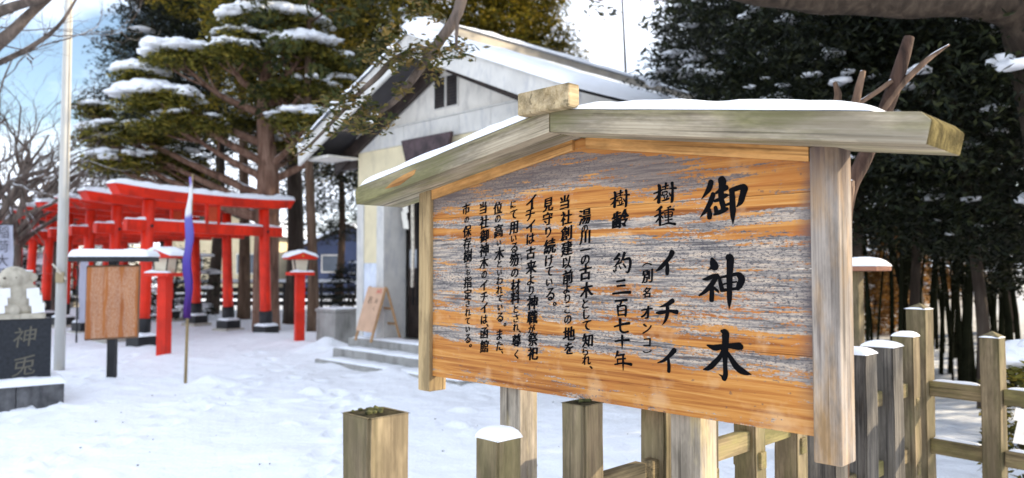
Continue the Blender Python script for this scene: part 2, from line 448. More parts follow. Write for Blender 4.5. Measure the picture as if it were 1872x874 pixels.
# curtain with crest, bell rope and white paper streamer in the doorway
CLOTH = plain('white_cloth', (.74, .70, .62), .9, .06, 6)
ROPE = plain('braided_rope', (.62, .56, .46), .9, .3, 20)
b = B()
for k in range(5):
    x0 = -1.02 + k * .42
    prism(b, [(x0, 1.96), (x0 + .40, 1.96), (x0 + .40, 2.5), (x0, 2.5)], 'y', .33 + .01 * (k % 2), .345 + .01 * (k % 2))
cur = obj('curtain', b, CLOTH, sh)
b = B(); bmesh.ops.create_circle(b, cap_ends=True, radius=.15, segments=24, matrix=Matrix.Translation((-.78, .322, 2.2)) @ Matrix.Rotation(math.pi / 2, 4, 'X')); obj('crest', b, INK, cur)
b = B(); bmesh.ops.create_circle(b, cap_ends=True, radius=.05, segments=16, matrix=Matrix.Translation((-.74, .318, 2.22)) @ Matrix.Rotation(math.pi / 2, 4, 'X')); obj('crest_mark', b, CLOTH, cur)
b = B(); tube(b, [(-1.12, .25, 3.0), (-1.12, .25, 2.4), (-1.1, .25, 1.75), (-1.12, .25, 1.2)], .028, 8); obj('bell_rope', b, ROPE, sh, True)
b = B()
for k in range(4): prism(b, [(-1.36 + .03 * (k % 2), 2.66 - k * .13), (-1.22 + .03 * (k % 2), 2.64 - k * .13), (-1.2 + .03 * (k % 2), 2.50 - k * .13), (-1.34 + .03 * (k % 2), 2.52 - k * .13)], 'y', .2 + .004 * k, .206 + .004 * k)
obj('paper_streamer', b, CLOTH, sh)
# name board
b = B(); prism(b, [(-.83, 3.42), (.34, 3.42), (.2, 2.93), (-.66, 2.93)], 'y', -.2, -.14, .008)
pq = obj('name_plaque', b, plain('weathered_dark_plaque', (.055, .035, .038), .6, .5, 7, .4), sh)
# louvre windows in the gable
for x in (-.24, .04):
    b = B(); box(b, x - .02, x + .24, -.02, .02, 3.82, 4.30, .004); w = obj('window', b, TRIM, sh)
    b = B(); box(b, x, x + .22, -.026, -.021, 3.84, 4.28); w2 = obj('pane', b, LOUV, w)
    b = B()
    for k in range(9): box(b, x + .004, x + .216, -.034, -.027, 3.865 + k * .045, 3.88 + k * .045)
    obj('louvre', b, DARKW, w)
# roof: two slabs, barge boards, soffit, rafter line
TK = .13
for sx in (-1, 1):
    b = B(); prism(b, [(0, ZT), (sx * HE, ZE), (sx * HE, ZE + TK), (0, ZT + TK)], 'y', -OV + .02, DEP + .4)
    rf = obj('roof', b, SOFFIT, sh)
    for yy in (-OV - .035, DEP + .4):
        b = B(); prism(b, [(sx * .002, ZT - .16), (sx * (HE + .06), ZE - .18), (sx * (HE + .08), ZE + .135), (sx * .002, ZT + .16)], 'y', yy, yy + .052, .006); obj('barge_board', b, TRIM, rf)
    b = B(); prism(b, [(sx * .1, ZT - .30), (sx * (HE - .1), ZE - .28), (sx * (HE - .1), ZE - .06), (sx * .1, ZT - .08)], 'y', -.10, -.03, .004); obj('rafter', b, DARKW, rf)
    b = B(); box(b, *sorted((sx * (HE - .02), sx * (HE + .05))), -OV + .03, DEP + .38, ZE - .06, ZE + .10, .005); obj('fascia', b, TRIM, rf)
    b = B(); box(b, *sorted((sx * (HW + .01), sx * (HE - .03))), -OV + .1, DEP, ZE - .09, ZE - .05); obj('soffit', b, WHITE, rf)
    b = B(); box(b, *sorted((sx * (HW + .02), sx * (HE - .12))), -.03, .1, ZE - .22, ZE - .092); obj('eave_beam', b, DARKW, rf)
    b = B(); p = [Vector((0, -OV - .1, ZT + TK + .01)), Vector((sx * (HE + .06), -OV - .1, ZE + TK - .0)), Vector((sx * (HE + .06), DEP + .4, ZE + TK - .0)), Vector((0, DEP + .4, ZT + TK + .01))]
    snow_patch(b, *p, .17, 26, 40, 3.1 + sx, .25, .05, 16)
    obj('snow', b, SNOW, rf, True)
b = B(); box(b, -.11, .11, .1, DEP + .35, ZT + .2, ZT + .40, .02); rg = obj('ridge', b, plain('ridge_paint', (.40, .36, .30), .7), sh)
b = B(); snow_patch(b, (-.15, .0, ZT + .40), (.15, .0, ZT + .40), (.15, DEP + .3, ZT + .40), (-.15, DEP + .3, ZT + .40), .08, 8, 30, 2); obj('snow', b, SNOW, rg, True)
b = B(); ico(b, (0, -.35, ZT + .26), 1, 3, (.30, .42, .16), .3); obj('snow', b, SNOW, sh, True)
# steps
for i, (v0, x0, x1, z0, z1) in enumerate(((-.80, -2.24, 1.25, -.3, .075), (-.5, -2.20, 1.2, -.3, .225), (-.2, -2.23, 2.23, -.3, .37))):
    b = B(); box(b, x0, x1, v0, .45 if i < 2 else 1.6, z0 + .02 * i, z1, .012); s_ = obj('step', b, CONC, sh)
    b = B(); snow_patch(b, (x0 + .05, v0 + .025, z1 + .002), (x1 - .05, v0 + .025, z1 + .002), (x1 - .05, v0 + .32, z1 + .002), (x0 + .05, v0 + .32, z1 + .002), .035, 40, 6, i, .8, .05, 8); obj('snow', b, SNOW, s_, True)

# ------------------------------------------------------------------ notice board
nb = empty('notice_board', uv(-1.708, 2.055, 0), TH)
tag(nb, 'roofed wooden notice board with black brush lettering on weathered orange planks', 'notice board')
BU, BV = -1.708, 2.055
UL, UR = -.888 + .0, .889                         # outer faces of the posts in board coordinates
VF = 2.01 - BV                                    # front of posts
# planks material
m = NB('weathered_sign_planks')
sx = m.n('SeparateXYZ', Vector=m.co())
U_, Z_ = sx.outputs['X'], sx.outputs['Z']
warp = m.math('MULTIPLY', m.math('SUBTRACT', m.noise(m.co((1.6, 1, 5)), 1, 4, .55), .5), .16)
tilt = m.math('MULTIPLY', U_, .012)
t = m.math('DIVIDE', m.math('SUBTRACT', m.math('ADD', m.math('ADD', Z_, warp), tilt), 1.05), .86)
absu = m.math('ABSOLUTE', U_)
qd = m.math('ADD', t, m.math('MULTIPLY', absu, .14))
low = m.ramp(t, [(0, .45), (.03, .25), (.10, .08), (.16, .1), (.20, .75), (.235, .72), (.27, .15), (.31, .5), (.36, .72), (.42, .62), (.46, .82), (.52, .7), (.57, .85), (.62, .78), (.66, .28), (.70, .75), (.745, .25), (.78, .02)])
hi = m.ramp(qd, [(.79, 0), (.86, .5), (.93, .85), (.99, .75), (1.03, .35), (1.06, .15)])
rightfade = m.ramp(m.math('ADD', U_, m.math('MULTIPLY', warp, 2.5)), [(.30, 1), (.68, .35)])
base = m.math('MAXIMUM', low, m.math('MULTIPLY', hi, rightfade))
strk = m.noise(m.co((3.2, 1, 36)), 1, 7, .66, .6)
grn = m.noise(m.co((70, 1, 130)), 1, 3, .7)
strk2 = m.noise(m.co((9, 1, 120)), 1, 4, .6)
k = m.math('ADD', base, m.math('MULTIPLY', m.math('SUBTRACT', strk, .5), 2.3))
k = m.math('ADD', k, m.math('MULTIPLY', m.math('SUBTRACT', strk2, .5), .8))
k = m.math('ADD', k, m.math('MULTIPLY', m.math('SUBTRACT', grn, .5), 1.1))
mask = m.ramp(k, [(.44, 0), (.60, 1)])
# side stain by the right post
ed = m.ramp(m.math('ADD', U_, m.math('MULTIPLY', m.math('SUBTRACT', m.noise(m.co((3, 1, 9)), 1, 5), .5), .12)), [(.765, 0), (.81, 1)])
edz = m.ramp(t, [(.1, .2), (.35, 1), (.8, .9), (.95, .2)])
edm = m.math('MULTIPLY', ed, edz)
grain = m.noise(m.co((1.6, 1, 55)), 1, 6, .62, .8)
orange = m.ramp(grain, [(.32, (.19, .056, .011)), (.44, (.37, .138, .03)), (.55, (.49, .215, .05)), (.68, (.57, .30, .10))])
ob = m.noise(m.co((2.0, 1, 9)), 1, 4)
orange = m.mix(m.ramp(ob, [(.56, 0), (.68, .75)]), orange, (.42, .13, .025))
orange = m.mix(m.ramp(m.noise(m.co((4, 1, 4)), 2, 4), [(.55, 0), (.7, .45)]), orange, (.66, .44, .24))
gg = m.noise(m.co((5, 1, 95)), 1, 6, .68, .3)
grey = m.ramp(gg, [(.36, (.075, .066, .064)), (.45, (.21, .19, .178)), (.54, (.40, .34, .285)), (.65, (.58, .45, .33))])
spk = m.noise(m.co((75, 1, 170)), 1, 4, .75)
spb = m.noise(m.co((2.5, 1, 8)), 1, 3)
spm = m.math('MULTIPLY', m.ramp(spk, [(.50, 0), (.58, 1)]), m.ramp(spb, [(.34, .3), (.56, .95)]))
grey = m.mix(spm, grey, (.075, .07, .078))
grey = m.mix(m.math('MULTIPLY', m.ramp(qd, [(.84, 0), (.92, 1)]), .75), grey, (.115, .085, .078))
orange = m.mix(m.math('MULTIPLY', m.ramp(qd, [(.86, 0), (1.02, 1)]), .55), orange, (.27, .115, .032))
c = m.mix(mask, orange, grey)
c = m.mix(m.math('MULTIPLY', edm, .85), c, (.075, .065, .075))
# a few dark specks everywhere
c = m.mix(m.math('MULTIPLY', m.ramp(m.noise(m.co((26, 1, 48)), 1, 3, .6), [(.66, 0), (.70, 1)]), .6), c, (.10, .07, .06))
# grey scuff low down on the right
sc_ = m.n('VectorMath', operation='LENGTH', Vector=m.n('VectorMath', operation='SUBTRACT', Vector=m.co((1, 1, 1.6))).outputs[0])
m.col(c).rough(.75)
hh = m.math('ADD', m.math('MULTIPLY', gg, .5), m.math('MULTIPLY', grain, .4))
m.bump(hh, .35, .004)
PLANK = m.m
ZBRD = 1.05
RS = .1517                                        # slope of the sign roof
ZAP = 1.985                                       # underside of the roof at the apex
def under(u): return ZAP - .035 - RS * abs(u)
cuts = [ZBRD, 1.262, 1.498, 1.706, 9]
PF, PB = VF + .018, VF + .048
for i in range(4):
    z0, z1 = cuts[i] + (0.0005 if i else 0), cuts[i + 1] - .0005
    xl, xr = UL + .055, UR - .055
    if i < 3: pts = [(xl, z0), (xr, z0), (xr, min(z1, under(xr))), (xl, min(z1, under(xl)))]
    else: pts = [(xl, z0), (xr, z0), (xr, under(xr)), (0, under(0)), (xl, under(xl))]
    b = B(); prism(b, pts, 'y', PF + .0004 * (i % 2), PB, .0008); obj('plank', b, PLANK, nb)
for x0 in (UL, UR - .076):
    b = B(); box(b, x0, x0 + .076, VF, VF + .092, .985, under(x0 + .038) + .006, .005); obj('side_post', b, GREY_Z if x0 > 0 else wood('warm_post_wood', [(.18, .12, .065), (.32, .225, .115), (.41, .295, .15), (.48, .35, .19)], 'z', 60), nb)
for uc, w in ((-1.155, .108), (-.395 - .0, .105)):
    pass
LEGM = wood('pale_leg_wood', [(.18, .145, .11), (.30, .26, .205), (.38, .33, .265), (.45, .395, .32)], 'z', 60, (.55, .45, .22), .25)
for u0, u1 in ((-2.15 - BU, -2.04 - BU), (-1.375 - BU, -1.267 - BU)):
    b = B(); box(b, u0, u1, PB + .002, PB + .1, -.4, 1.86, .006); obj('leg', b, LEGM, nb)
    b = B(); ico(b, ((u0 + u1) / 2, PB + .05, .01), .14, 2, (1, 1, .25), .4); obj('snow', b, SNOW, nb, True)
b = B(); box(b, UL + .08, UR - .08, PB + .002, PB + .05, 1.5, 1.57, .004); obj('back_batten', b, GREY_Z, nb)
# roof
RV0, RV1 = 1.866 - BV, 2.12 - BV
for s_ in (-1, 1):
    e = 1.147
    z = lambda u: ZAP - RS * abs(u)
    pts = [(s_ * .001, ZAP - .034), (s_ * e, z(e) - .034), (s_ * (e + .012), z(e) + .02), (s_ * (e - .01), z(e) + .043), (s_ * .001, ZAP + .043)]
    b = B(); prism(b, pts, 'y', RV0, RV1, .004)
    rot = Matrix.Rotation(s_ * math.atan(RS), 4, 'Y'); b.transform(rot.inverted())
    rb = obj('roof_beam', b, EAVE_X, nb); rb.matrix_local = rot
    rb.data.materials.append(END_GRAIN)
    for f_ in rb.data.polygons:
        if abs(f_.normal.x) > .6: f_.material_index = 1
    inv = rot.inverted()
    if s_ < 0:      # pale repaired scar on the left beam
        b = B(); prism(b, [(-.93, z(.93) - .014), (-.83, z(.83) - .022), (-.73, z(.73) + .0), (-.72, z(.72) + .018), (-.80, z(.80) + .014), (-.88, z(.88) + .004)], 'y', RV0 - .0012, RV0 + .01); b.transform(inv); obj('bare_scar', b, WARM_X, rb)
    b = B()
    prism(b, [(s_ * .03, ZAP - .075), (s_ * (UR - .08), z(UR - .08) - .075), (s_ * (UR - .08), z(UR - .08) - .0352), (s_ * .03, ZAP - .0352)], 'y', PF - .012, PF - .001); b.transform(inv); obj('cover_strip', b, WARM_X, rb)
    b = B()
    if s_ > 0: q = (.05, 1.03, .036, 1.0)
    else: q = (.10, 1.13, .034, .5)
    p = [(s_ * q[0], RV0 + .002, z(q[0]) + .044), (s_ * q[1], RV0 + .006, z(q[1]) + .044), (s_ * q[1], RV1, z(q[1]) + .044), (s_ * q[0], RV1, z(q[0]) + .044)]
    snow_patch(b, *p, q[2], 40, 8, s_ * 3.0, .3, .008, 5 if s_ > 0 else 14); b.transform(inv); obj('snow', b, SNOW, rb, True)
b = B(); box(b, -.115, .115, 1.83 - BV, 1.885 - BV, ZAP + .03, ZAP + .108, .006); obj('ridge_beam', b, RIDGE_Y, nb)

# --- lettering: brush strokes and characters measured on the photograph, laid on the plank face
PLANE_V = BV + PF - .0009
def onboard(px, py):
    r = ray(px, py)
    k = PLANE_V / (r.x * DV.x + r.y * DV.y)
    p = r * k
    return (p.x * DU.x + p.y * DU.y - BU, p.z + EYE)
layer = [0]
def brush(bm, pts, org, scale, wob=.12):
    P = spline([(org[0] + x / scale, org[1] + y / scale, w / scale) for x, y, w in pts], 7)
    Q = []
    for x, y, w in P:
        u, z = onboard(x, y); u2, z2 = onboard(x + .5, y + .5); 
        Q.append((u, z, max(.3, w * 1.22) * .5 * abs(z2 - z) / .5))
    layer[0] += 1
    yv = PF - .0008 - .00003 * (layer[0] % 12)
    L, Rr = [], []
    n = len(Q)
    for i in range(n):
        a, c = Q[max(0, i - 1)], Q[min(n - 1, i + 1)]
        d = Vector((c[0] - a[0], c[1] - a[1])); d = d.normalized() if d.length > 1e-9 else Vector((0, 1))
        nn = Vector((-d.y, d.x)); u, z, w = Q[i]
        k1 = 1 + wob * noise.noise(Vector((u * 60, z * 60, layer[0]))); k2 = 1 + wob * noise.noise(Vector((u * 60, z * 60, layer[0] + 50)))
        L.append((u + nn.x * w * k1, z + nn.y * w * k1)); Rr.append((u - nn.x * w * k2, z - nn.y * w * k2))
    def V(p): return bm.verts.new((p[0], yv, p[1]))
    l = [V(p) for p in L]; r_ = [V(p) for p in Rr]
    for i in range(n - 1): bm.faces.new((l[i], l[i + 1], r_[i + 1], r_[i]))
    for (i, j) in ((0, 1), (n - 1, n - 2)):      # rounded ends
        u, z, w = Q[i]; a = Vector((Q[i][0] - Q[j][0], Q[i][1] - Q[j][1]))
        a = a.normalized() if a.length > 1e-9 else Vector((0, 1))
        nn = Vector((-a.y, a.x)); fan = []
        for kk in range(7):
            an = math.pi * kk / 6
            q = Vector((u, z)) + (nn * math.cos(an) + a * math.sin(an) * .8) * w
            fan.append(V((q.x, q.y)))
        bm.faces.new(fan)
GO = ((1270, 310), 7.283, [
 [(215,165,62),(200,230,65),(160,300,50),(90,395,6)], [(245,330,58),(215,420,62),(150,540,50),(70,638,6)], [(195,535,40),(198,590,60),(195,640,56)],
 [(355,130,80),(368,180,85),(350,260,60),(330,300,30)], [(285,310,30),(360,270,50),(425,240,55)], [(265,420,30),(340,390,45),(400,350,50),(450,340,18)],
 [(350,270,70),(355,400,60),(375,480,60),(375,540,50)], [(400,480,25),(460,455,30)], [(275,505,45),(285,560,50),(285,590,40)], [(255,603,20),(320,575,45),(400,535,50),(435,522,35)],
 [(495,280,62),(500,380,65),(505,500,74),(508,620,55),(508,735,4)], [(475,280,48),(560,250,55),(645,225,52),(670,245,60)], [(665,245,75),(640,330,75),(610,430,60),(560,495,15)]])
SHIN = ((1270, 460), 7.283, [
 [(230,100,45),(245,150,85),(270,205,98)], [(240,205,50),(175,248,6)], [(110,370,20),(170,360,45),(250,325,50),(305,325,56)], [(290,330,60),(230,430,62),(150,520,50),(60,585,22)],
 [(228,470,55),(228,570,62),(225,645,64)], [(255,480,30),(300,520,35),(320,545,15)], [(325,340,35),(345,430,55),(365,515,58)], [(325,350,25),(440,322,35),(560,300,45),(600,312,56)],
 [(600,320,75),(625,370,85),(600,440,80),(570,495,50)], [(380,435,20),(480,415,22),(560,402,20)], [(380,515,40),(480,500,35),(570,492,35)],
 [(440,75,70),(472,92,92),(470,200,85),(463,330,75),(462,500,72),(462,650,58),(458,768,4)]])
BOKU = ((1270, 590), 7.283, [
 [(165,300,20),(260,333,72),(330,325,70),(470,310,65),(580,315,92),(620,325,70)], [(355,110,35),(405,138,95),(408,250,90),(405,400,80),(405,550,62),(408,690,68),(390,745,72)], [(365,715,30),(315,680,4)],
 [(390,360,60),(340,450,60),(240,560,70),(170,610,55),(115,622,15)], [(410,370,40),(480,470,62),(560,590,85),(640,650,80),(700,675,50),(760,690,4)]])
JU = [[(305,297,16),(380,270,26),(440,240,20)],[(385,165,40),(400,200,50),(395,330,45),(385,435,52)],[(395,300,30),(360,360,28),(305,408,6)],[(405,300,20),(440,330,18)],[(445,195,20),(500,180,20),(540,165,20)],[(500,135,38),(495,200,25),(490,235,18)],[(440,235,15),(540,215,15)],[(445,270,14),(450,325,18)],[(450,275,14),(520,262,18),(510,315,16)],[(450,325,14),(515,315,14)],[(470,335,20),(480,375,18)],[(530,330,22),(510,370,16)],[(435,415,14),(490,400,24),(550,375,24)],[(560,215,18),(620,210,24),(665,210,26)],[(600,128,46),(608,220,36),(600,400,46),(580,440,16)],[(555,290,20),(575,330,26)]]
SHU = [[(430,510,40),(390,545,30),(340,575,8)],[(320,665,20),(390,630,28),(460,600,24)],[(405,560,40),(405,680,40),(405,800,38)],[(395,680,26),(350,745,22),(325,755,6)],[(420,650,22),(455,690,20)],[(575,505,28),(520,525,14)],[(470,575,16),(560,550,22),(630,552,30)],[(480,605,14),(490,680,20)],[(480,610,12),(600,592,18),(595,660,24)],[(490,640,10),(590,630,10)],[(495,680,14),(590,665,14)],[(540,520,20),(540,640,22),(540,770,22)],[(490,725,14),(600,705,20)],[(430,800,16),(540,770,26),(650,785,36)]]
I1 = ((1160, 440), 7.28, [[(500,155,68),(470,220,55),(400,300,50),(340,365,45),(280,410,6)],[(435,310,40),(435,380,52),(433,440,48)]])
CHI = ((1160, 440), 7.28, [[(510,800,58),(430,850,45),(330,885,8)]]); CHI2 = ((1160, 560), 6.24, [[(250,75,22),(300,72,40),(400,55,30),(485,66,45)],[(370,-30,34),(376,40,44),(372,90,44),(352,160,30),(315,215,4)]])
I2 = ((1160, 560), 6.24, [[(455,503,60),(400,560,45),(330,620,32),(262,645,10)],[(385,600,35),(392,680,42),(390,742,44)]])
NUM = ((1090, 500), 4.6, [[(172,68,14),(240,57,18)],[(175,106,14),(242,101,16)],[(138,172,14),(210,162,18),(285,158,24)],
 [(158,232,14),(215,226,18),(258,222,20)],[(215,230,14),(200,265,16)],[(180,275,22),(182,320,18),(185,355,14)],[(180,280,14),(240,270,16),(250,300,20),(245,355,20)],[(190,315,10),(240,308,10)],[(190,350,12),(245,345,12)],
 [(152,448,14),(210,430,18),(278,418,22)],[(200,388,28),(200,440,20),(205,480,20),(230,495,16),(270,488,14)],[(158,570,14),(215,562,16),(275,560,20)],[(218,525,24),(218,580,22),(217,638,4)],
 [(180,658,24),(170,690,16),(158,715,5)],[(170,690,14),(235,682,16)],[(175,722,14),(245,715,14)],[(178,722,14),(180,765,12)],[(155,765,12),(220,755,16),(295,765,26)],[(225,690,18),(225,750,20),(226,815,6)]])
YAKU = ((1090, 330), 5.14, [[(215,692,26),(185,730,20),(165,745,12)],[(165,745,14),(220,735,14),(190,790,16),(168,812,6)],[(195,788,12),(235,770,14)],[(188,810,14),(182,850,12)],[(160,845,12),(172,862,12)],[(215,800,12),(232,832,12)],[(265,682,28),(250,730,22),(230,765,8)],[(255,745,16),(312,736,26),(320,790,26),(300,858,20),(275,860,8)],[(255,785,16),(275,815,18)]])
# smaller characters: outlines of the built-in font, slanted, weighted and roughened like brush writing
_g = {}
def glyph(ch):
    if ch in _g: return _g[ch]
    cu = bpy.data.curves.new('g', 'FONT'); cu.body = ch; cu.resolution_u = 3
    o = bpy.data.objects.new('g', cu); COL.objects.link(o)
    dg = bpy.context.evaluated_depsgraph_get(); dg.update()
    me = bpy.data.meshes.new_from_object(o.evaluated_get(dg))
    v = np.array([q.co[:2] for q in me.vertices]); f = [tuple(p.vertices) for p in me.polygons]
    bpy.data.objects.remove(o); bpy.data.curves.remove(cu); bpy.data.meshes.remove(me)
    lo, hi_ = v.min(0), v.max(0)
    _g[ch] = (v - (lo + hi_) / 2, f, hi_ - lo); return _g[ch]
def put(bm, ch, px, py, h, rot=0, wide=1.0, em=None):
    v, f, s = glyph(ch)
    u0, z0 = onboard(px, py); _, z1 = onboard(px, py + 1); mpp = abs(z1 - z0)
    if rot: v = np.stack([v[:, 1], -v[:, 0]], 1); s = s[::-1]
    k = h / s[1]
    if s[0] / s[1] > 1.35: k = (em or 20) / s[0]
    sd = R.random() * 90
    for dx, dy in ((-.05, -.015), (-.018, .015), (.018, -.015), (.05, .015)):
      layer[0] += 1
      yv = PF - .0008 - .00003 * (layer[0] % 12)
      vs = []
      for x, y in v:
        n1 = noise.noise(Vector((x * 3.2, y * 3.2, sd))); n2 = noise.noise(Vector((x * 3.2, y * 3.2, sd + 40)))
        n3 = noise.noise(Vector((x * 9, y * 9, sd + dx * 30))) * .022; n4 = noise.noise(Vector((x * 9, y * 9, sd + 9 + dx * 30))) * .018
        xx = x * wide + .05 * n1 + n3 + dx; yy = y + .16 * x + .05 * n2 - .10 * x * x + n4 + dy
        xx += .05 * y
        vs.append(bm.verts.new((u0 + xx * k * mpp, yv, z0 + yy * k * mpp)))
      for q in f:
        try: bm.faces.new([vs[i] for i in q])
        except ValueError: pass
def write(txt):
    for e in txt:
        bm = B(); put(bm, *e); obj('painted_character', bm, INK, nb)
def strokes(org, scale, sts):
    bm = B()
    for q in sts: brush(bm, q, org, scale)
    obj('painted_character', bm, INK, nb)
for q in (GO, SHIN, BOKU, ((1160, 320), 8.74, JU), ((1160, 320), 8.74, SHU), I1, I2, ((1085.5, 335.5), 10.2, JU), YAKU): strokes(*q)
bm = B()
for o_, c_, q_ in (CHI, CHI2):
    for q in q_: brush(bm, q, o_, c_)
obj('painted_character', bm, INK, nb)
for i0, i1 in ((0, 3), (3, 9), (9, 11), (11, 13), (13, 19)): strokes(NUM[0], NUM[1], NUM[2][i0:i1])
write([('齢', 1134, 400, 32, 0, 1.1)])
write([('（', 1183, 483, 7, 1, 1, 20), ('別', 1183, 505, 23), ('名', 1182, 535, 19), ('オ', 1182, 571, 23), ('ン', 1183, 600, 18), ('コ', 1183, 626, 15), ('）', 1183, 643, 7, 1, 1, 18)])
write([('湯', 1069, 396, 27), ('の', 1069, 418, 13), ('川', 1069, 434, 24), ('一', 1070, 456, 4, 0, 1, 24), ('の', 1070, 475, 18), ('古', 1070, 498, 27), ('木', 1072, 530, 28), ('と', 1070, 555, 17), ('し', 1072, 574, 18), ('て', 1072, 595, 18), ('知', 1074, 622, 25), ('ら', 1070, 642, 15), ('れ', 1072, 658, 17), ('、', 1080, 672, 6)])
write([('当', 1032, 370, 25), ('社', 1035, 398, 26), ('創', 1035, 426, 26), ('建', 1036, 454, 26), ('以', 1036, 480, 22), ('前', 1038, 506, 25), ('よ', 1036, 528, 18), ('り', 1037, 546, 17), ('こ', 1037, 566, 14), ('の', 1038, 584, 15), ('地', 1040, 610, 26), ('を', 1040, 637, 22)])
write([('見', 1002, 374, 24), ('守', 1001, 400, 24), ('り', 1002, 424, 19), ('続', 1005, 450, 27), ('け', 1004, 476, 21), ('て', 1004, 496, 17), ('い', 1004, 516, 13), ('る', 1006, 538, 22), ('。', 1014, 556, 7)])
write([('イ', 971, 370, 25), ('チ', 969, 392, 21), ('イ', 970, 414, 22), ('は', 970, 436, 19), ('古', 970, 462, 23), ('来', 971, 488, 25), ('よ', 970, 512, 19), ('り', 971, 531, 17), ('神', 973, 553, 26), ('職', 973, 580, 25), ('が', 972, 601, 16), ('祭', 974, 620, 24), ('祀', 974, 646, 25)])
write([('に', 938, 374, 13), ('て', 939, 392, 16), ('用', 939, 416, 22), ('い', 939, 436, 12), ('る', 940, 453, 18), ('笏', 940, 475, 24), ('の', 941, 499, 16), ('材', 942, 522, 22), ('料', 942, 544, 22), ('と', 943, 565, 14), ('さ', 943, 582, 15), ('れ', 943, 598, 14), ('、', 950, 606, 5), ('尊', 944, 622, 23), ('く', 944, 648, 17), ('し', 953, 466, 6), ('ゃ', 953, 474, 5), ('く', 953, 483, 6)])
write([('位', 910, 380, 22), ('の', 910, 400, 13), ('高', 911, 422, 24), ('い', 912, 444, 10), ('木', 913, 464, 24), ('と', 913, 482, 14), ('い', 913, 499, 10), ('わ', 913, 513, 15), ('れ', 913, 530, 15), ('て', 914, 546, 13), ('い', 914, 562, 11), ('る', 914, 580, 17), ('。', 923, 594, 6), ('ま', 913, 612, 18), ('た', 913, 632, 17), ('、', 918, 644, 5)])
write([('当', 883, 380, 21), ('社', 885, 406, 23), ('御', 885, 431, 23), ('神', 885, 457, 24), ('木', 885, 480, 22), ('の', 885, 502, 13), ('イ', 884, 522, 19), ('チ', 885, 543, 18), ('イ', 885, 563, 19), ('は', 885, 584, 16), ('、', 891, 595, 5), ('函', 885, 609, 20), ('館', 885, 633, 23)])
write([('市', 852, 382, 20), ('の', 853, 402, 11), ('保', 854, 422, 21), ('存', 854, 444, 21), ('樹', 855, 467, 23), ('に', 855, 485, 10), ('も', 855, 498, 11), ('指', 855, 516, 21), ('定', 855, 538, 20), ('さ', 855, 555, 13), ('れ', 855, 571, 14), ('て', 855, 587, 12), ('い', 855, 602, 10), ('る', 855, 619, 16), ('。', 860, 632, 6)])

# ------------------------------------------------------------------ wooden fence (near run and corner run)
fe = empty('wooden_fence', uv(-1.43, .97, 0), TH)
tag(fe, 'weathered timber post fence running past the legs of the notice board', 'fence')
def post(par, x, y, s, z, snow=0, pyr=.03, mossy=True, mat=FENCE_Z):
    b = B(); h = s / 2
    base = [b.verts.new((x + a * h, y + c * h, -.3)) for a, c in ((-1, -1), (1, -1), (1, 1), (-1, 1))]
    top = [b.verts.new((x + a * h, y + c * h, z)) for a, c in ((-1, -1), (1, -1), (1, 1), (-1, 1))]
    for i in range(4): b.faces.new((base[i], base[(i + 1) % 4], top[(i + 1) % 4], top[i]))
    tf = b.faces.new(top); b.faces.new(base[::-1])
    es = [e for e in b.edges if abs(e.verts[0].co.z - e.verts[1].co.z) > .5]
    bmesh.ops.bevel(b, geom=es, offset=.007, segments=2, affect='EDGES')
    es = [e for e in b.edges if abs(e.verts[0].co.z - e.verts[1].co.z) > .5]
    bmesh.ops.subdivide_edges(b, edges=es, cuts=14, use_grid_fill=False)
    for v in b.verts:       # hand-hewn unevenness
        if v.co.z < z - .01:
            n_ = noise.noise_vector(Vector((v.co.x * 9 + x * 40, v.co.y * 9 + y * 40, v.co.z * 4))) * .0045
            v.co.x += n_.x; v.co.y += n_.y
    o = obj('post', b, mat, par)
    b = B(); t4 = [b.verts.new((x + a * (h + .001), y + c * (h + .001), z - .001)) for a, c in ((-1, -1), (1, -1), (1, 1), (-1, 1))]
    ap = b.verts.new((x, y, z + pyr))
    for i in range(4): b.faces.new((t4[i], t4[(i + 1) % 4], ap))
    b.faces.new(t4[::-1]); obj('post_cap', b, MOSSY if mossy else mat, o)
    if mossy:
        b = B()
        for k in range(16): ico(b, (x + R.gauss(0, h * .3), y + R.gauss(0, h * .3), z + pyr * .8), R.uniform(.004, .011), 1, (1, 1, .7), .5)
        obj('moss', b, plain('dark_moss', (.06, .06, .02), .95, .6, 40), o)
    if snow:
        b = B(); q = h * 1.06
        snow_patch(b, (x - q, y - q, z - .004), (x + q, y - q, z - .004), (x + q, y + q, z - .004), (x - q, y + q, z - .004), snow, 10, 10, x * 3, .35, .006, 3); obj('snow', b, SNOW, o, True)
    return o
SPC = .35
tops = {0: (1.17, .112, 0, True), 1: (1.055, .09, .034, False), 2: (1.10, .092, 0, True), 3: (1.04, .098, 0, False), 4: (1.09, .092, .0, True), 5: (1.10, .092, .0, False), 6: (1.09, .10, .0, False), 7: (1.09, .14, .025, False), 8: (1.09, .15, .03, False), 9: (1.10, .155, .03, False), 10: (1.13, .11, .03, False)}
PY = {0: .05}
for k in range(11):
    z, s, sn, mo = tops[k]
    y = k * SPC + .05 + {1: .05, 2: .045, 3: .1}.get(k, 0)
    post(fe, -.055 + (.012 if k == 0 else 0), y, s, z, sn, .006 if k < 5 else .02, mo, DARK_Z if k in (7, 8, 9) else FENCE_Z)
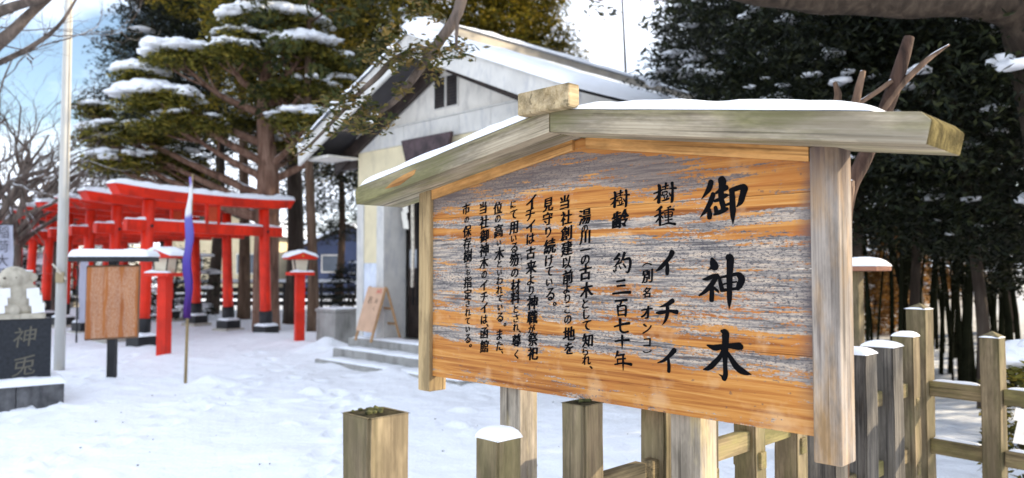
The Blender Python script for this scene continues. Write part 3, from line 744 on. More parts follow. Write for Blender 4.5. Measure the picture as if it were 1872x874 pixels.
for zz in (.45, .80):
    for k in range(10):
        y0 = k * SPC + .05 + .046; y1 = y0 + SPC - .092
        if k == 0: y0 += .006
        b = B(); box(b, -.075, -.03, y0 - .03, y1 + .03, zz, zz + .075, .005); obj('rail', b, FENCE_Y, fe)
    for k in range(1, 11):      # tenon ends proud of the posts, on the side towards the sign front
        y = k * SPC + .05
        b = B(); box(b, -.055 - .06, -.055 + .06, y - .022, y + .022, zz - .07, zz - .005, .004); tn = obj('tenon', b, FENCE_X, fe)
        if k > 6:
            b = B(); ico(b, (-.055 - .052, y, zz - .006), .02, 2, (.7, 1.1, .5), .4); obj('snow', b, SNOW, tn, True)
cf = empty('wooden_fence', at(1677, 600, 4.05) * 1.0, 0)
cp = uv(-1.43 - .055, .97 + .05 + 11 * SPC * .97)
cf.location = (cp.x, cp.y, 0)
dirr = (at(1817, 600, 3.95) - at(1680, 600, 4.25)); dirr.z = 0
cf.rotation_euler = (0, 0, math.atan2(dirr.y, dirr.x))
tag(cf, 'timber post and rail fence with a taller corner post at the right, snow behind it', 'fence')
post(cf, 0, 0, .108, 1.27, .012, .03, False)
LCF = dirr.length
for k in range(1, 4):
    post(cf, LCF * k, -.0, .094, 1.135, .012 if k < 2 else .03, .03, False)
for zz in (.78, .46):
    for k in range(3):
        b = B(); box(b, LCF * k + .054, LCF * (k + 1) - .047, -.02, .025, zz, zz + .085, .005); rl = obj('rail', b, FENCE_X, cf)
        b = B(); snow_patch(b, (LCF * k + .07, -.012, zz + .086), (LCF * (k + 1) - .07, -.012, zz + .086), (LCF * (k + 1) - .07, .02, zz + .086), (LCF * k + .07, .02, zz + .086), .012, 16, 5, k, .8, .004, 3); obj('snow', b, SNOW, rl, True)
# folded white paper hung on the far end of the rail
ps = empty('paper_streamer', at(1866, 800, 3.72)); ps.location.z = at(1866, 745, 3.72).z
b = B()
for k in range(3): prism(b, [(-.02 + .012 * (k % 2), -.055 * k), (.03 + .012 * (k % 2), -.055 * k - .01), (.022 + .012 * (k % 2), -.055 * k - .07), (-.035 + .012 * (k % 2), -.055 * k - .06)], 'y', .003 * k, .003 * k + .0015)
obj('paper', b, CLOTH, ps)
tag(ps, 'folded white paper streamer hanging on the fence rail at the right edge', 'paper streamer')

# ------------------------------------------------------------------ torii row
RED = plain('vermilion_paint', (.68, .024, .006), .5, .18, 2.5, .15, .3, dirt=(.34, .016, .008))
BLACK = plain('black_paint', (.018, .018, .02), .5, .3, 4)
STONE = plain('pale_base_stone', (.42, .39, .34), .9, .2, 6, .4)
TDIR = Vector((.52, .855, 0)).normalized(); TANG = math.atan2(TDIR.y, TDIR.x)
L1 = Vector((-6.98, 14.5, 0)); RDIR = Vector((-.67, .74, 0))
TW = 2.95
def make_torii():
    t = empty('torii_gate', (0, 0, 0), TANG)
    for s, x in ((1, 0), (-1, TW)):
        b = B(); tube(b, [(x, 0, .10), (x + s * .02, 0, .55), (x + s * .10, 0, 2.80)], [.125, .122, .108], 16); p = obj('pillar', b, RED, t, True)
        b = B(); tube(b, [(x - s * .002, 0, .16), (x + s * .018, 0, .55)], [.145, .143], 16); obj('black_sleeve', b, BLACK, p, True)
        b = B(); box(b, x - .2, x + .2, -.2, .2, .02, .22, .015); obj('base_block', b, BLACK, p)
        b = B(); box(b, x - .27, x + .27, -.27, .27, -.2, .03, .02); obj('foot_stone', b, STONE, p)
        b = B(); snow_patch(b, (x - .19, -.19, .221), (x + .19, -.19, .221), (x + .19, .19, .221), (x - .19, .19, .221), .07, 8, 8, x); obj('snow', b, SNOW, p, True)
        b = B(); ico(b, (x + s * .085, -.125, 2.3), .035, 1, (1, .5, 1)); obj('nuki_peg', b, BLACK, p)
    # lintel, curving up at the ends
    def beam(bm, x0, x1, z, h, d, up, slant=.12):
        N = 14; rows = []
        for i in range(N + 1):
            u = i / N; x = x0 + (x1 - x0) * u
            e = abs(2 * u - 1) ** 3 * up
            sl = slant * (1 if u == 1 else (-1 if u == 0 else 0))
            rows.append([bm.verts.new((x + (sl if k > 1 else 0), y, z + e + zz)) for k, (y, zz) in enumerate(((-d, 0), (d, 0), (d * 1.15, h), (-d * 1.15, h)))])
        for a, c in zip(rows, rows[1:]):
            for k in range(4): bm.faces.new((a[k], a[(k + 1) % 4], c[(k + 1) % 4], c[k]))
        bm.faces.new(rows[0][::-1]); bm.faces.new(rows[-1])
    b = B(); beam(b, -.55, TW + .55, 2.80, .185, .13, .06); ka = obj('lintel', b, RED, t)
    b = B()
    snow_patch(b, (-.68, -.15, 2.995), (TW + .68, -.15, 2.995), (TW + .68, .15, 2.995), (-.68, .15, 2.995), .10, 60, 8, 5.5, .6, .012, 30)
    for v in b.verts:
        u = (v.co.x + .55) / (TW + 1.1); v.co.z += min(1, abs(2 * u - 1)) ** 3 * .06 - .008
    obj('snow', b, SNOW, ka, True)
    b = B(); box(b, -.38, TW + .38, -.075, .075, 2.20, 2.41, .01); nu = obj('tie_beam', b, RED, t)
    b = B(); snow_patch(b, (-.36, -.07, 2.411), (TW + .36, -.07, 2.411), (TW + .36, .07, 2.411), (-.36, .07, 2.411), .04, 40, 5, 1.5, 1.2, .005, 20); obj('snow', b, SNOW, nu, True)
    b = B()
    xm = TW / 2
    for x in (xm - .17, xm + .11): box(b, x, x + .06, -.09, -.03, 2.412, 2.799, .005)
    obj('plaque_frame', b, RED, t)
    b = B(); box(b, xm - .108, xm + .108, -.07, -.04, 2.46, 2.76, .004); obj('plaque', b, plain('orange_red_board', (.50, .06, .02), .5), t)
    return t
def copy_tree(o, parent=None):
    c = o.copy(); COL.objects.link(c)
    if parent: c.parent = parent
    for ch in [q for q in CHILD.get(o, [])]: copy_tree(ch, c)
    return c
def index_children():
    CHILD.clear()
    for o in bpy.data.objects:
        if o.parent: CHILD.setdefault(o.parent, []).append(o)
CHILD = {}
t0 = make_torii(); index_children()
TL = ['nearest vermilion torii gate, its whole snow topped lintel in view', 'second torii gate of the red row, just behind the nearest', 'third torii gate of the red row, behind the brown signboard', 'fourth torii gate from the front, its pillar beside the white flagpole', 'fifth torii gate from the front, left of the flagpole top of the row', 'sixth torii gate from the front, above the animal statue', 'seventh torii gate from the front, near the left edge', 'eighth torii gate from the front, its lintel cut by the left edge', 'last but one torii gate of the row, at the far left edge', 'rearmost torii gate of the row, mostly beyond the left edge']
for k in range(10):
    t_ = t0 if k == 0 else copy_tree(t0)
    t_.location = L1 + RDIR * (2.1 * k); t_.location.z = .0 + .02 * k
    tag(t_, TL[k], 'torii gate', 'row of vermilion torii gates')

# ------------------------------------------------------------------ red lanterns
PAPER = plain('cream_lantern_glass', (.72, .68, .52), .4, .05, 5)
def make_lantern():
    t = empty('lantern', (0, 0, 0))
    b = B(); box(b, -.085, .085, -.085, .085, -.3, 1.36, .006); obj('post', b, RED, t)
    b = B(); box(b, -.23, .23, -.23, .23, 1.36, 1.42, .006); sh_ = obj('shelf', b, RED, t)
    b = B(); snow_patch(b, (-.23, -.23, 1.421), (.23, -.23, 1.421), (.23, -.14, 1.421), (-.23, -.14, 1.421), .035, 12, 5, 8, .9, .01); obj('snow', b, SNOW, sh_, True)
    b = B(); prism(b, [(-.105, 1.422), (.105, 1.422), (.135, 1.66), (-.135, 1.66)], 'y', -.12, .12); lb = obj('light_box', b, PAPER, t)
    b = B()
    for sx_ in (-1, 1):
        for sy in (-1, 1):
            tube(b, [(sx_ * .11, sy * .125, 1.422), (sx_ * .14, sy * .125, 1.66)], .013, 4)
        box(b, *sorted((sx_ * .03, sx_ * .036)), -.128, -.122, 1.43, 1.655) if False else None
    obj('frame', b, BLACK, lb)
    b = B(); prism(b, [(-.26, 1.665), (.26, 1.665), (.285, 1.70), (0, 1.80), (-.285, 1.70)], 'y', -.26, .26, .006); rf_ = obj('roof', b, RED, t)
    b = B(); ico(b, (0, -.262, 1.735), .02, 1, (1, .4, 1)); obj('gold_stud', b, plain('gold_paint', (.6, .35, .06), .4), rf_)
    for s in (-1, 1):
        b = B(); snow_patch(b, (0, -.28, 1.802), (s * .30, -.28, 1.702), (s * .30, .28, 1.702), (0, .28, 1.802), .07, 10, 10, s + 4, .4, .01, 6); obj('snow', b, SNOW, rf_, True)
    return t
la = make_lantern(); index_children()
p = g(299, 655); la.location = (p.x, p.y, 0); la.rotation_euler = (0, 0, math.radians(-12))
tag(la, 'red post lantern with snow on its roof beside the brown signboard', 'lantern', 'red post lanterns along the path')
lb_ = copy_tree(la); p = g(547, 632); lb_.location = (p.x, p.y, 0); lb_.rotation_euler = (0, 0, math.radians(28))
lb_['label'] = 'red post lantern standing near the grey stone block left of the hall'

# ------------------------------------------------------------------ brown signboard on black post
m = NB('faded_brown_board')
sx = m.n('SeparateXYZ', Vector=m.co())
colmask = m.ramp(m.math('ADD', m.math('SINE', m.math('MULTIPLY', sx.outputs['X'], 30.0)), m.math('MULTIPLY', m.noise(m.co((16, 1, 2.2)), 1, 4), 2.6)), [(1.15 / 2.6, 0), (1.9 / 2.6, 1)])
txtm = m.noise(m.co((60, 1, 28)), 1, 3, .7)
k = m.math('MULTIPLY', colmask, m.ramp(txtm, [(.38, .15), (.6, .75)]))
k2 = m.math('MULTIPLY', m.ramp(m.noise(m.co((14, 1, 1.1)), 1, 3), [(.60, 0), (.64, .8)]), 1)
basec = m.ramp(m.noise(m.co((14, 1, 1.5)), 1, 5), [(.3, (.30, .09, .025)), (.7, (.46, .165, .045))])
m.col(m.mix(m.math('MAXIMUM', m.math('MULTIPLY', k, .6), m.math('MULTIPLY', k2, .6)), basec, (.62, .45, .33))).rough(.6)
BROWN = m.m
p = g(203, 706)
sb = empty('signboard', (p.x, p.y, 0), math.radians(-2)); Yb = p.y
tag(sb, 'small orange brown signboard on a black post under a snowy little roof', 'signboard')
k = Yb / F
b = B(); box(b, -.05, .05, -.03, .05, -.3, 1.68, .005); obj('post', b, BLACK, sb)
b = B(); prism(b, [(-.31, .60), (.36, .64), (.37, 1.52), (-.30, 1.51)], 'y', -.075, -.035, .006); pn = obj('panel', b, BROWN, sb)
b = B()
for (x0, z0), (x1, z1) in (((-.315, .592), (.365, .632)), ((.365, .632), (.376, 1.53)), ((.376, 1.53), (-.305, 1.52)), ((-.305, 1.52), (-.315, .592))):
    tube(b, [(x0, -.055, z0), (x1, -.055, z1)], .014, 4)
obj('frame', b, plain('brown_frame', (.16, .09, .05), .6), pn)
b = B(); box(b, -.49, .53, -.17, .13, 1.58, 1.64, .006); rf_ = obj('roof', b, BLACK, sb)
b = B(); snow_patch(b, (-.49, -.18, 1.642), (.54, -.18, 1.642), (.54, .14, 1.642), (-.49, .14, 1.642), .095, 34, 10, 11, .2, .01, 14); obj('snow', b, SNOW, rf_, True)

# ------------------------------------------------------------------ flagpole
p = g(108, 676)
fp = empty('flagpole', (p.x, p.y, 0)); tag(fp, 'tall white painted flagpole left of the torii row', 'flagpole')
b = B(); tube(b, [(0, 0, -.3), (.0, .02, 2.2), (.02, 0, 5.8), (.05, .05, 9)], [.075, .072, .056, .04], 14); obj('pole', b, plain('white_metal_paint', (.5, .49, .46), .45, .05, 3, 0, .4, dirt=(.5, .46, .38)), fp, True)
b = B(); tube(b, [(.085, -.02, 1.05), (.078, -.02, 3), (.06, -.03, 9)], .008, 5); obj('halyard', b, plain('rope_grey', (.4, .36, .3)), fp)
b = B(); box(b, -.03, .09, -.10, -.06, 1.28, 1.44, .01); obj('cleat', b, plain('cleat_metal', (.34, .27, .16), .5), fp)
b = B(); tube(b, [(-.08, -.085, 1.56), (0.02, -.1, 1.45), (.12, -.07, 1.33)], .012, 5); obj('rope_wrap', b, ROPE, fp)

# ------------------------------------------------------------------ purple banner on bamboo pole
p = g(338, 707)
pb = empty('banner', (p.x, p.y, 0)); Yp = p.y
tag(pb, 'furled purple and white banner on a thin bamboo pole in the snow', 'banner')
top = at(352, 318, Yp) - Vector((p.x, p.y, 0))
b = B(); tube(b, [(0, 0, -.3), (top.x * .5, 0, top.z * .5), (top.x, 0, top.z)], [.02, .018, .012], 8); obj('pole', b, plain('bamboo_pole', (.30, .22, .11), .6, .2, 8), pb, True)
m = NB('purple_cloth'); sx = m.n('SeparateXYZ', Vector=m.co())
hz = m.math('ADD', m.math('DIVIDE', sx.outputs['Z'], 3.0), m.math('MULTIPLY', m.math('SUBTRACT', m.noise(m.co((9, 9, 2)), 1, 3), .5), .12))
m.col(m.ramp(hz, [(.30, (.06, .015, .13)), (.5, (.08, .05, .30)), (.70, (.14, .13, .42)), (.725, (.70, .68, .70)), (.84, (.75, .73, .72)), (.86, (.25, .2, .5))])).rough(.85)
b = B(); N = 20; rows = []
for i in range(N + 1):
    f_ = i / N; z = top.z * .985 - f_ * (top.z - zat(578, Yp) - .02)
    w = .010 + .046 * math.sin(min(1, f_ * 1.5) * math.pi * .5) * (1 - .35 * f_); cx_ = top.x * (z / top.z) + (-.02 + .035 * f_) + .014 * math.sin(i * .9)
    rows.append([b.verts.new((cx_ + w * math.cos(a) * (1 + .34 * math.sin(a * 3 + i * .35) + .2 * math.sin(a * 5 - i * .6)), -.03 + w * .7 * math.sin(a), z)) for a in np.linspace(0, 2 * math.pi, 12, endpoint=False)])
for a, c in zip(rows, rows[1:]):
    for q in range(12): b.faces.new((a[q], a[(q + 1) % 12], c[(q + 1) % 12], c[q]))
b.faces.new(rows[0][::-1]); b.faces.new(rows[-1]); obj('cloth', b, m.m, pb, True)

# ------------------------------------------------------------------ left white banners with lettering
def flag(px0, px1, py0, py1, Y, label, text):
    a = at(px0, py1, Y); c = at(px1, py0, Y)
    e_ = empty('banner', ((a.x + c.x) / 2, Y, 0)); tag(e_, label, 'banner')
    w = (c.x - a.x) / 2; z0, z1 = a.z, c.z
    b = B(); tube(b, [(-w - .03, 0, -.3), (-w - .03, 0, z1 + .15)], .018, 8); obj('pole', b, BLACK, e_)
    b = B(); tube(b, [(-w - .06, 0, z1 + .01), (w, 0, z1 + .01)], .010, 6); obj('cross_rod', b, BLACK, e_)
    b = B(); N = 12; r0 = []
    for i in range(N + 1):
        z = z0 + (z1 - z0) * i / N
        r0.append([b.verts.new((-w + 2 * w * j / 6, .02 * math.sin(i * .7 + j * .5), z)) for j in range(7)])
    for q, r1 in zip(r0, r0[1:]):
        for j in range(6): b.faces.new((q[j], q[j + 1], r1[j + 1], r1[j]))
    bmesh.ops.solidify(b, geom=b.faces[:], thickness=.004)
    cl = obj('cloth', b, CLOTH2, e_, True)
    if text:
        b = B(); n = len(text)
        for i, ch in enumerate(text):
            v, f, s = glyph(ch); kk = min(2 * w * .78 / s[0], (z1 - z0) / n * .85 / s[1]); zc = z1 - (i + .5) * (z1 - z0) / n
            vs = [b.verts.new((x * kk, -.034, zc + y * kk)) for x, y in v]
            for q in f:
                try: b.faces.new([vs[j] for j in q])
                except ValueError: pass
        obj('printed_text', b, plain('faded_ink', (.06, .055, .06), .9), cl)
CLOTH2 = plain('blue_white_cloth', (.62, .64, .74), .9, .05, 4)
flag(-12, 25, 412, 540, 13.2, 'white vertical banner with black characters at the left edge', '稲荷大明神')
flag(143, 163, 470, 590, 15.6, 'narrow white banner partly hidden behind the brown signboard', '')

# ------------------------------------------------------------------ monument with inscription, stone rabbit
p = g(118, 742); q = g(0, 756)
mo = empty('stone_monument', (p.x, p.y, 0), math.atan2(p.y - q.y, p.x - q.x) * .8); Ym = p.y
k = Ym / F
tag(mo, 'dark polished stone monument with carved characters on a snowy stone base', 'monument')
GRAN = plain('dark_granite', (.014, .017, .023), .45, .35, 30, .05, .3)
GRAN2 = plain('grey_granite', (.14, .15, .17), .6, .3, 20, .2)
BASEG = plain('base_stone', (.115, .115, .12), .85, .35, 7, .5, .2, dirt=(.05, .05, .055))
b = B(); box(b, -1.2, -.45, 0, .9, -.15, .245, .012); box(b, -.446, -.005, 0.004, .9, -.15, .245, .012); ba = obj('base_stone', b, BASEG, mo)
b = B(); snow_patch(b, (-1.2, -.02, .246), (.01, -.02, .246), (.01, .9, .246), (-1.2, .9, .246), .085, 40, 14, 3, .35, .015, 14); obj('snow', b, SNOW, ba, True)
x0, x1 = (15 - 118) * k, (97 - 118) * k
zt = zat(580, Ym + .1)
b = B(); box(b, x0, x1, .10, .38, .25, zt, .008); sb_ = obj('inscribed_block', b, GRAN, mo)
b = B(); box(b, x0 - .75, x0 - .003, .14, .40, .25, zat(612, Ym + .1), .008); w_ = obj('side_block', b, GRAN2, mo)
b = B(); box(b, x0 - .75, x0 - .003, .132, .139, zat(648, Ym), zat(645, Ym)); obj('groove', b, GRAN, w_)
b = B()
for ch, zz in (('神', zt - .19), ('兎', zt - .50)):
    v, f, s = glyph(ch); kk = .21 / s[1]
    vs = [b.verts.new(((x0 + x1) / 2 + (x + .1 * y) * kk, .0988, zz + (y + .12 * x) * kk)) for x, y in v]
    for qf in f:
        try: b.faces.new([vs[j] for j in qf])
        except ValueError: pass
obj('carved_text', b, plain('faded_gold_paint', (.12, .11, .085), .8), sb_)
# rabbit statue: one remeshed body
STN = plain('sandy_stone', (.46, .42, .34), .9, .18, 7, .5, .15, dirt=(.28, .25, .20))
rs = empty('animal_statue', (0, 0, 0)); rs.location = mo.matrix_basis @ Vector(((44 - 118) * k, .24, zt)); rs.rotation_euler = (0, 0, mo.rotation_euler.z); rs.scale = (1.08,) * 3
tag(rs, 'sandy stone rabbit statue wearing white paper streamers on top of the monument', 'statue')
b = B()
for c, r, s in (((.02, .02, .10), .19, (1.0, .8, .55)), ((.03, .03, .20), .185, (1.08, .9, .95)), ((.01, .0, .28), .15, (1.05, .85, .8)), ((-.03, -.03, .40), .125, (1.05, 1.0, 1.0)), ((-.10, -.09, .365), .065, (1.05, 1.0, .85)),
                ((.055, .01, .455), .05, (1.7, .75, .6)), ((.055, .07, .45), .05, (1.7, .75, .6)), ((.13, .04, .41), .05, (1.1, 1.0, 1.0)), ((.15, -.06, .12), .10, (.9, .7, 1.0)), ((-.11, -.10, .10), .05, (1.2, 1.0, 1.2)), ((-.03, -.13, .09), .05, (1.2, 1.0, 1.2)), ((-.09, -.09, .19), .055, (.9, .9, 1.6)), ((.21, .06, .12), .055, (1, 1, 1))):
    ico(b, c, r, 3, s)
tmp = obj('tmp', b, STN)
md = tmp.modifiers.new('r', 'REMESH'); md.mode = 'VOXEL'; md.voxel_size = .011
ms_ = tmp.modifiers.new('s', 'SMOOTH'); ms_.iterations = 4
dg = bpy.context.evaluated_depsgraph_get(); dg.update()
rm = bpy.data.meshes.new_from_object(tmp.evaluated_get(dg)); bpy.data.objects.remove(tmp)
for pl in rm.polygons: pl.use_smooth = True
link('body', rm, STN, rs)
b = B(); box(b, -.20, .24, -.16, .17, .0, .055, .012); obj('plinth', b, STN, rs)
b = B()
ico(b, (-.115, -.135, .405), .013, 2); ico(b, (-.02, -.14, .41), .014, 2); obj('eye', b, plain('statue_eye', (.1, .08, .06)), rs)
WP = plain('white_paper', (.80, .80, .82), .9, .03, 6)
for x, sgn in ((-.125, -1), (.12, 1)):
    b = B()
    for kq in range(3):
        dx = sgn * .022 * kq
        prism(b, [(x - .055 + dx, .30 - kq * .075), (x + .055 + dx, .31 - kq * .075), (x + .06 + dx, .215 - kq * .075), (x - .05 + dx, .205 - kq * .075)], 'y', -.178 - .006 * kq, -.174 - .006 * kq)
    obj('paper_streamer', b, WP, rs)
b = B(); tube(b, [(.16 * math.cos(a) + 0, .03 + .14 * math.sin(a), .30) for a in np.linspace(0, 2 * math.pi, 20)], .014, 6); obj('rope', b, ROPE, rs)
b = B(); ico(b, (.06, .03, .475), .05, 2, (1.8, 1, .3), .4); obj('snow', b, SNOW, rs, True)

# ------------------------------------------------------------------ concrete block and A-board by the hall
p = g(611, 636)
cb = empty('stone_block', (p.x, p.y + .05, 0), TH + math.radians(4)); 
tag(cb, 'grey weathered stone block with flat top left of the hall steps', 'stone block')
hb = zat(566, p.y)
b = B(); box(b, -.62, .0, 0, .62, -.3, hb - .06, .02); obj('body', b, CONC, cb)
b = B(); box(b, -.64, .015, -.015, .64, hb - .06, hb, .012); rim = obj('rim', b, CONC, cb)
b = B(); snow_patch(b, (-.62, .0, hb + .001), (0, .0, hb + .001), (0, .62, hb + .001), (-.62, .62, hb + .001), .02, 12, 12, 9, .9); obj('snow', b, SNOW, rim, True)

AW = plain('pale_board_wood', (.56, .36, .24), .7, .08, 5, .1)
AF = plain('board_frame_wood', (.42, .25, .12), .7, .15, 8)
ab = empty('board_sign', uv(-8.53 - 1.52, 7.1 - .12, .372), TH + math.radians(-6))
tag(ab, 'folding wooden signboard with red and black writing on the hall steps', 'board sign')
def lean(sg):   # panel leaning, local y tilt
    return Matrix.Rotation(math.radians(17) * sg, 4, 'X')
Hh = .86
fm = Matrix.Translation((0, -.27, 0)) @ lean(-1)
bm_ = Matrix.Translation((0, .27, 0)) @ lean(1)
b = B(); box(b, -.26, .26, -.014, .004, .15, Hh, .003, fm); pn = obj('panel', b, AW, ab)
for x in (-.27, .23):
    b = B(); box(b, x, x + .04, .006, .034, 0, Hh + .02, .003, fm); obj('leg', b, AF, ab)
    b = B(); box(b, x + .003, x + .037, -.014, .014, 0, Hh - .01, .003, bm_); obj('leg', b, AF, ab)
for zz in (.25, .5):
    b = B(); box(b, -.225, .225, -.01, .01, zz, zz + .035, .003, bm_); obj('crossbar', b, AF, ab)
def on_panel(chs, mat, nm):
    b = B()
    for ch, x, z, h in chs:
        v, f, s = glyph(ch); kk = h / s[1]
        vs = [b.verts.new(fm @ Vector((x + a * kk, -.0155, z + c * kk))) for a, c in v]
        for q in f:
            try: b.faces.new([vs[j] for j in q])
            except ValueError: pass
    obj(nm, b, mat, pn)
on_panel([('神', .10, .79, .075), ('兎', .185, .80, .075)], plain('red_ink', (.55, .02, .02)), 'red_text')
on_panel([('お', -.06, .66, .12), ('み', .14, .64, .08), ('く', .13, .52, .08)], INK, 'black_text')

# ------------------------------------------------------------------ trees
BARK_Y = barkmat('reddish_bark', (.17, .095, .065), (.30, .19, .14), .28)
BARK_D = barkmat('dark_bark', (.045, .032, .024), (.09, .07, .055), 0, 7)
BARK_B = barkmat('brown_bark', (.10, .062, .04), (.17, .115, .08), 0, 7)
BARK_BARE = barkmat('bare_branch_bark', (.11, .085, .07), (.22, .17, .14), .5, 9)
BARK_S = barkmat('old_tree_bark', (.038, .027, .019), (.08, .06, .043), 0, 11)
L_YEW = leafmat('yew_needles', [(.028, .034, .009), (.09, .092, .017), (.20, .18, .028), (.36, .28, .045)], .3)
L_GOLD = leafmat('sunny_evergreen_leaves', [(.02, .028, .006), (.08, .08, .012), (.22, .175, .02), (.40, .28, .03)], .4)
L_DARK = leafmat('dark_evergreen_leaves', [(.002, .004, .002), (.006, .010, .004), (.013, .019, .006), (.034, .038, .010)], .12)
L_SUN_DRY = leafmat('sunlit_dry_leaves', [(.10, .045, .015), (.26, .13, .035), (.40, .21, .06), (.52, .32, .12)], .4)  # orange sunlight is put into the dry leaf colour of the added bushes
L_MID = leafmat('green_evergreen_leaves', [(.012, .02, .008), (.035, .045, .012), (.07, .08, .018), (.13, .11, .03)], .35)

_ib = bmesh.new(); bmesh.ops.create_icosphere(_ib, subdivisions=2, radius=1.0)
ICO_V = np.array([v.co[:] for v in _ib.verts]); ICO_F = np.array([[v.index for v in f.verts] for f in _ib.faces]); _ib.free()
def snow_blobs(pts, rad, parent, flat=.35):
    """lumps of snow lying on foliage, joined"""
    pts = np.asarray(pts, float).reshape(-1, 3); rad = np.asarray(rad, float); n = len(pts)
    V = np.zeros((n, len(ICO_V), 3))
    for i in range(n):
        ph = NP.uniform(0, 6.28, (4,)); an = np.arctan2(ICO_V[:, 1], ICO_V[:, 0])
        k = 1 + .22 * np.sin(2 * an + ph[0]) + .18 * np.sin(3 * an + ph[1]) + .14 * np.sin(5 * an + ph[2]) + .1 * np.sin(ICO_V[:, 2] * 5 + ph[3])
        v = ICO_V * k[:, None] * np.array([NP.uniform(.8, 1.4), NP.uniform(.8, 1.4), flat * NP.uniform(.6, 1.3)]) * rad[i]
        v[:, 2] *= np.where(v[:, 2] < 0, .45, 1)
        V[i] = v + pts[i] + np.array([0, 0, 0])
    Fc = (ICO_F[None] + (np.arange(n) * len(ICO_V))[:, None, None]).reshape(-1, 3)
    me = bpy.data.meshes.new('snow'); me.from_pydata(V.reshape(-1, 3).tolist(), [], Fc.tolist())
    me.polygons.foreach_set('use_smooth', np.ones(len(Fc), bool))
    o = link('snow', me, SNOW, parent); o['kind'] = 'stuff'; return o

# --- cloud-pruned yew behind the torii
YY = 18.2
p = g(487, 605)
yw = empty('yew_tree', (p.x, YY, 0)); O = Vector((p.x, YY, 0))
tag(yw, 'tiered old yew tree with snow on its flat foliage pads behind the torii', 'tree')
def L(px, py, dy=0): return at(px, py, YY + dy) - O
trunk_pts = [L(487, 612), L(486, 520), L(488, 420), L(490, 330), L(487, 260), L(482, 190), L(487, 120), L(495, 70)]
trunk_pts[0].z = -.3
b = B(); sp = spline([(*q, r) for q, r in zip(trunk_pts, (.34, .30, .28, .26, .21, .16, .11, .05))], 5)
tube(b, [q[:3] for q in sp], [q[3] for q in sp], 12); obj('trunk', b, BARK_Y, yw, True)
pads = [  # px centre, size, depth offset, snow cover
 (500, 52, 200, 60, 0, 1.0), (555, 92, 110, 50, -.5, .9), (440, 78, 120, 40, -.4, .6), (330, 108, 120, 50, -.5, .95), (425, 100, 90, 46, -.9, .8), (255, 140, 66, 36, 0, .9), (288, 186, 140, 46, -.9, 1.0),
 (230, 250, 150, 60, .2, .25), (335, 232, 160, 56, -.6, .15), (550, 165, 130, 54, -.3, .1), (606, 118, 80, 40, .3, .7), (560, 226, 150, 50, -.7, .35), (622, 158, 60, 34, .5, .8), (585, 262, 120, 50, .2, .2),
 (212, 300, 100, 50, -.3, .35), (295, 296, 160, 60, .8, .1), (182, 246, 44, 28, .3, .9), (470, 230, 120, 50, 1.2, .05), (170, 205, 50, 26, .4, .6), (520, 270, 110, 40, 1.0, .1), (340, 320, 100, 36, 1.2, .1), ]
cl_all = []; rad_all = []; sn_p = []; sn_r = []
for i, (cx_, cy_, w_, h_, dy, sn) in enumerate(pads):
    h_ *= .86; c0 = L(cx_, cy_, dy); kk = (YY + dy) / F
    a, c_ = w_ * kk / 2, h_ * kk / 2
    n = int(26 + w_ * h_ / 95)
    an = NP.uniform(0, 2 * np.pi, n); rr = np.sqrt(NP.uniform(0, 1, n))
    x = a * rr * np.cos(an); y = a * .8 * rr * np.sin(an)
    dome = np.sqrt(np.maximum(0, 1 - rr ** 2))
    z = c_ * (dome * NP.uniform(.1, 1.0, n) * 1.1 - .45) + NP.normal(0, .05, n)
    cl_all.append(np.stack([c0.x + x, c0.y + y, c0.z + z], 1)); rad_all.append(NP.uniform(.16, .34, n))
    ns_ = int(w_ * sn * .8)
    for _ in range(ns_):
        a2, r2 = R.uniform(0, 6.28), math.sqrt(R.random()) * .98
        if sn < .5: r2 = R.uniform(.4, 1)
        dz = math.sqrt(max(0, 1 - r2 * r2))
        sn_p.append((c0.x + a * r2 * math.cos(a2), c0.y + a * .8 * r2 * math.sin(a2), c0.z + c_ * (dz * 1.05 - .12) + .06)); sn_r.append(R.uniform(.10, .26) * (1.15 if sn > .85 else .8))
    # limb from trunk to the pad
    zt_ = max(2.6, c0.z - .5 - .38 * abs(c0.x))
    bx = np.interp(zt_, [q[2] for q in sp], [q[0] for q in sp])
    s0 = Vector((bx, 0, zt_)); e0 = c0 + Vector((0, 0, -c_ * .3)); mid = s0.lerp(e0, .55) + Vector((R.uniform(-.15, .15), R.uniform(-.2, .2), -.12 + R.uniform(-.1, .1)))
    b = B(); q = spline([(*s0, .11), (*mid, .07), (*e0, .025)], 5); tube(b, [v[:3] for v in q], [v[3] for v in q], 7)
    for kq in range(5):
        f_ = R.uniform(.5, .95); s1 = s0.lerp(e0, f_); s1 = Vector(q[int(f_ * (len(q) - 1))][:3]); an_ = R.uniform(0, 6.28)
        e1 = c0 + Vector((a * .8 * math.cos(an_), a * .6 * math.sin(an_), 0)); qq = spline([(*s1, .035), (*(s1.lerp(e1, .5) + Vector((0, 0, -.08))), .022), (*e1, .008)], 4)
        tube(b, [v[:3] for v in qq], [v[3] for v in qq], 5)
    obj('limb', b, BARK_Y, yw, True)
lc = clumped(np.concatenate(cl_all), np.concatenate(rad_all), 26, (1, 1, .5))
link('foliage', quads_mesh('foliage', leaf_quads(lc, .085, .028, .6, .1)), L_YEW, yw)
snow_blobs(sn_p, [q * .95 for q in sn_r], yw, .45)

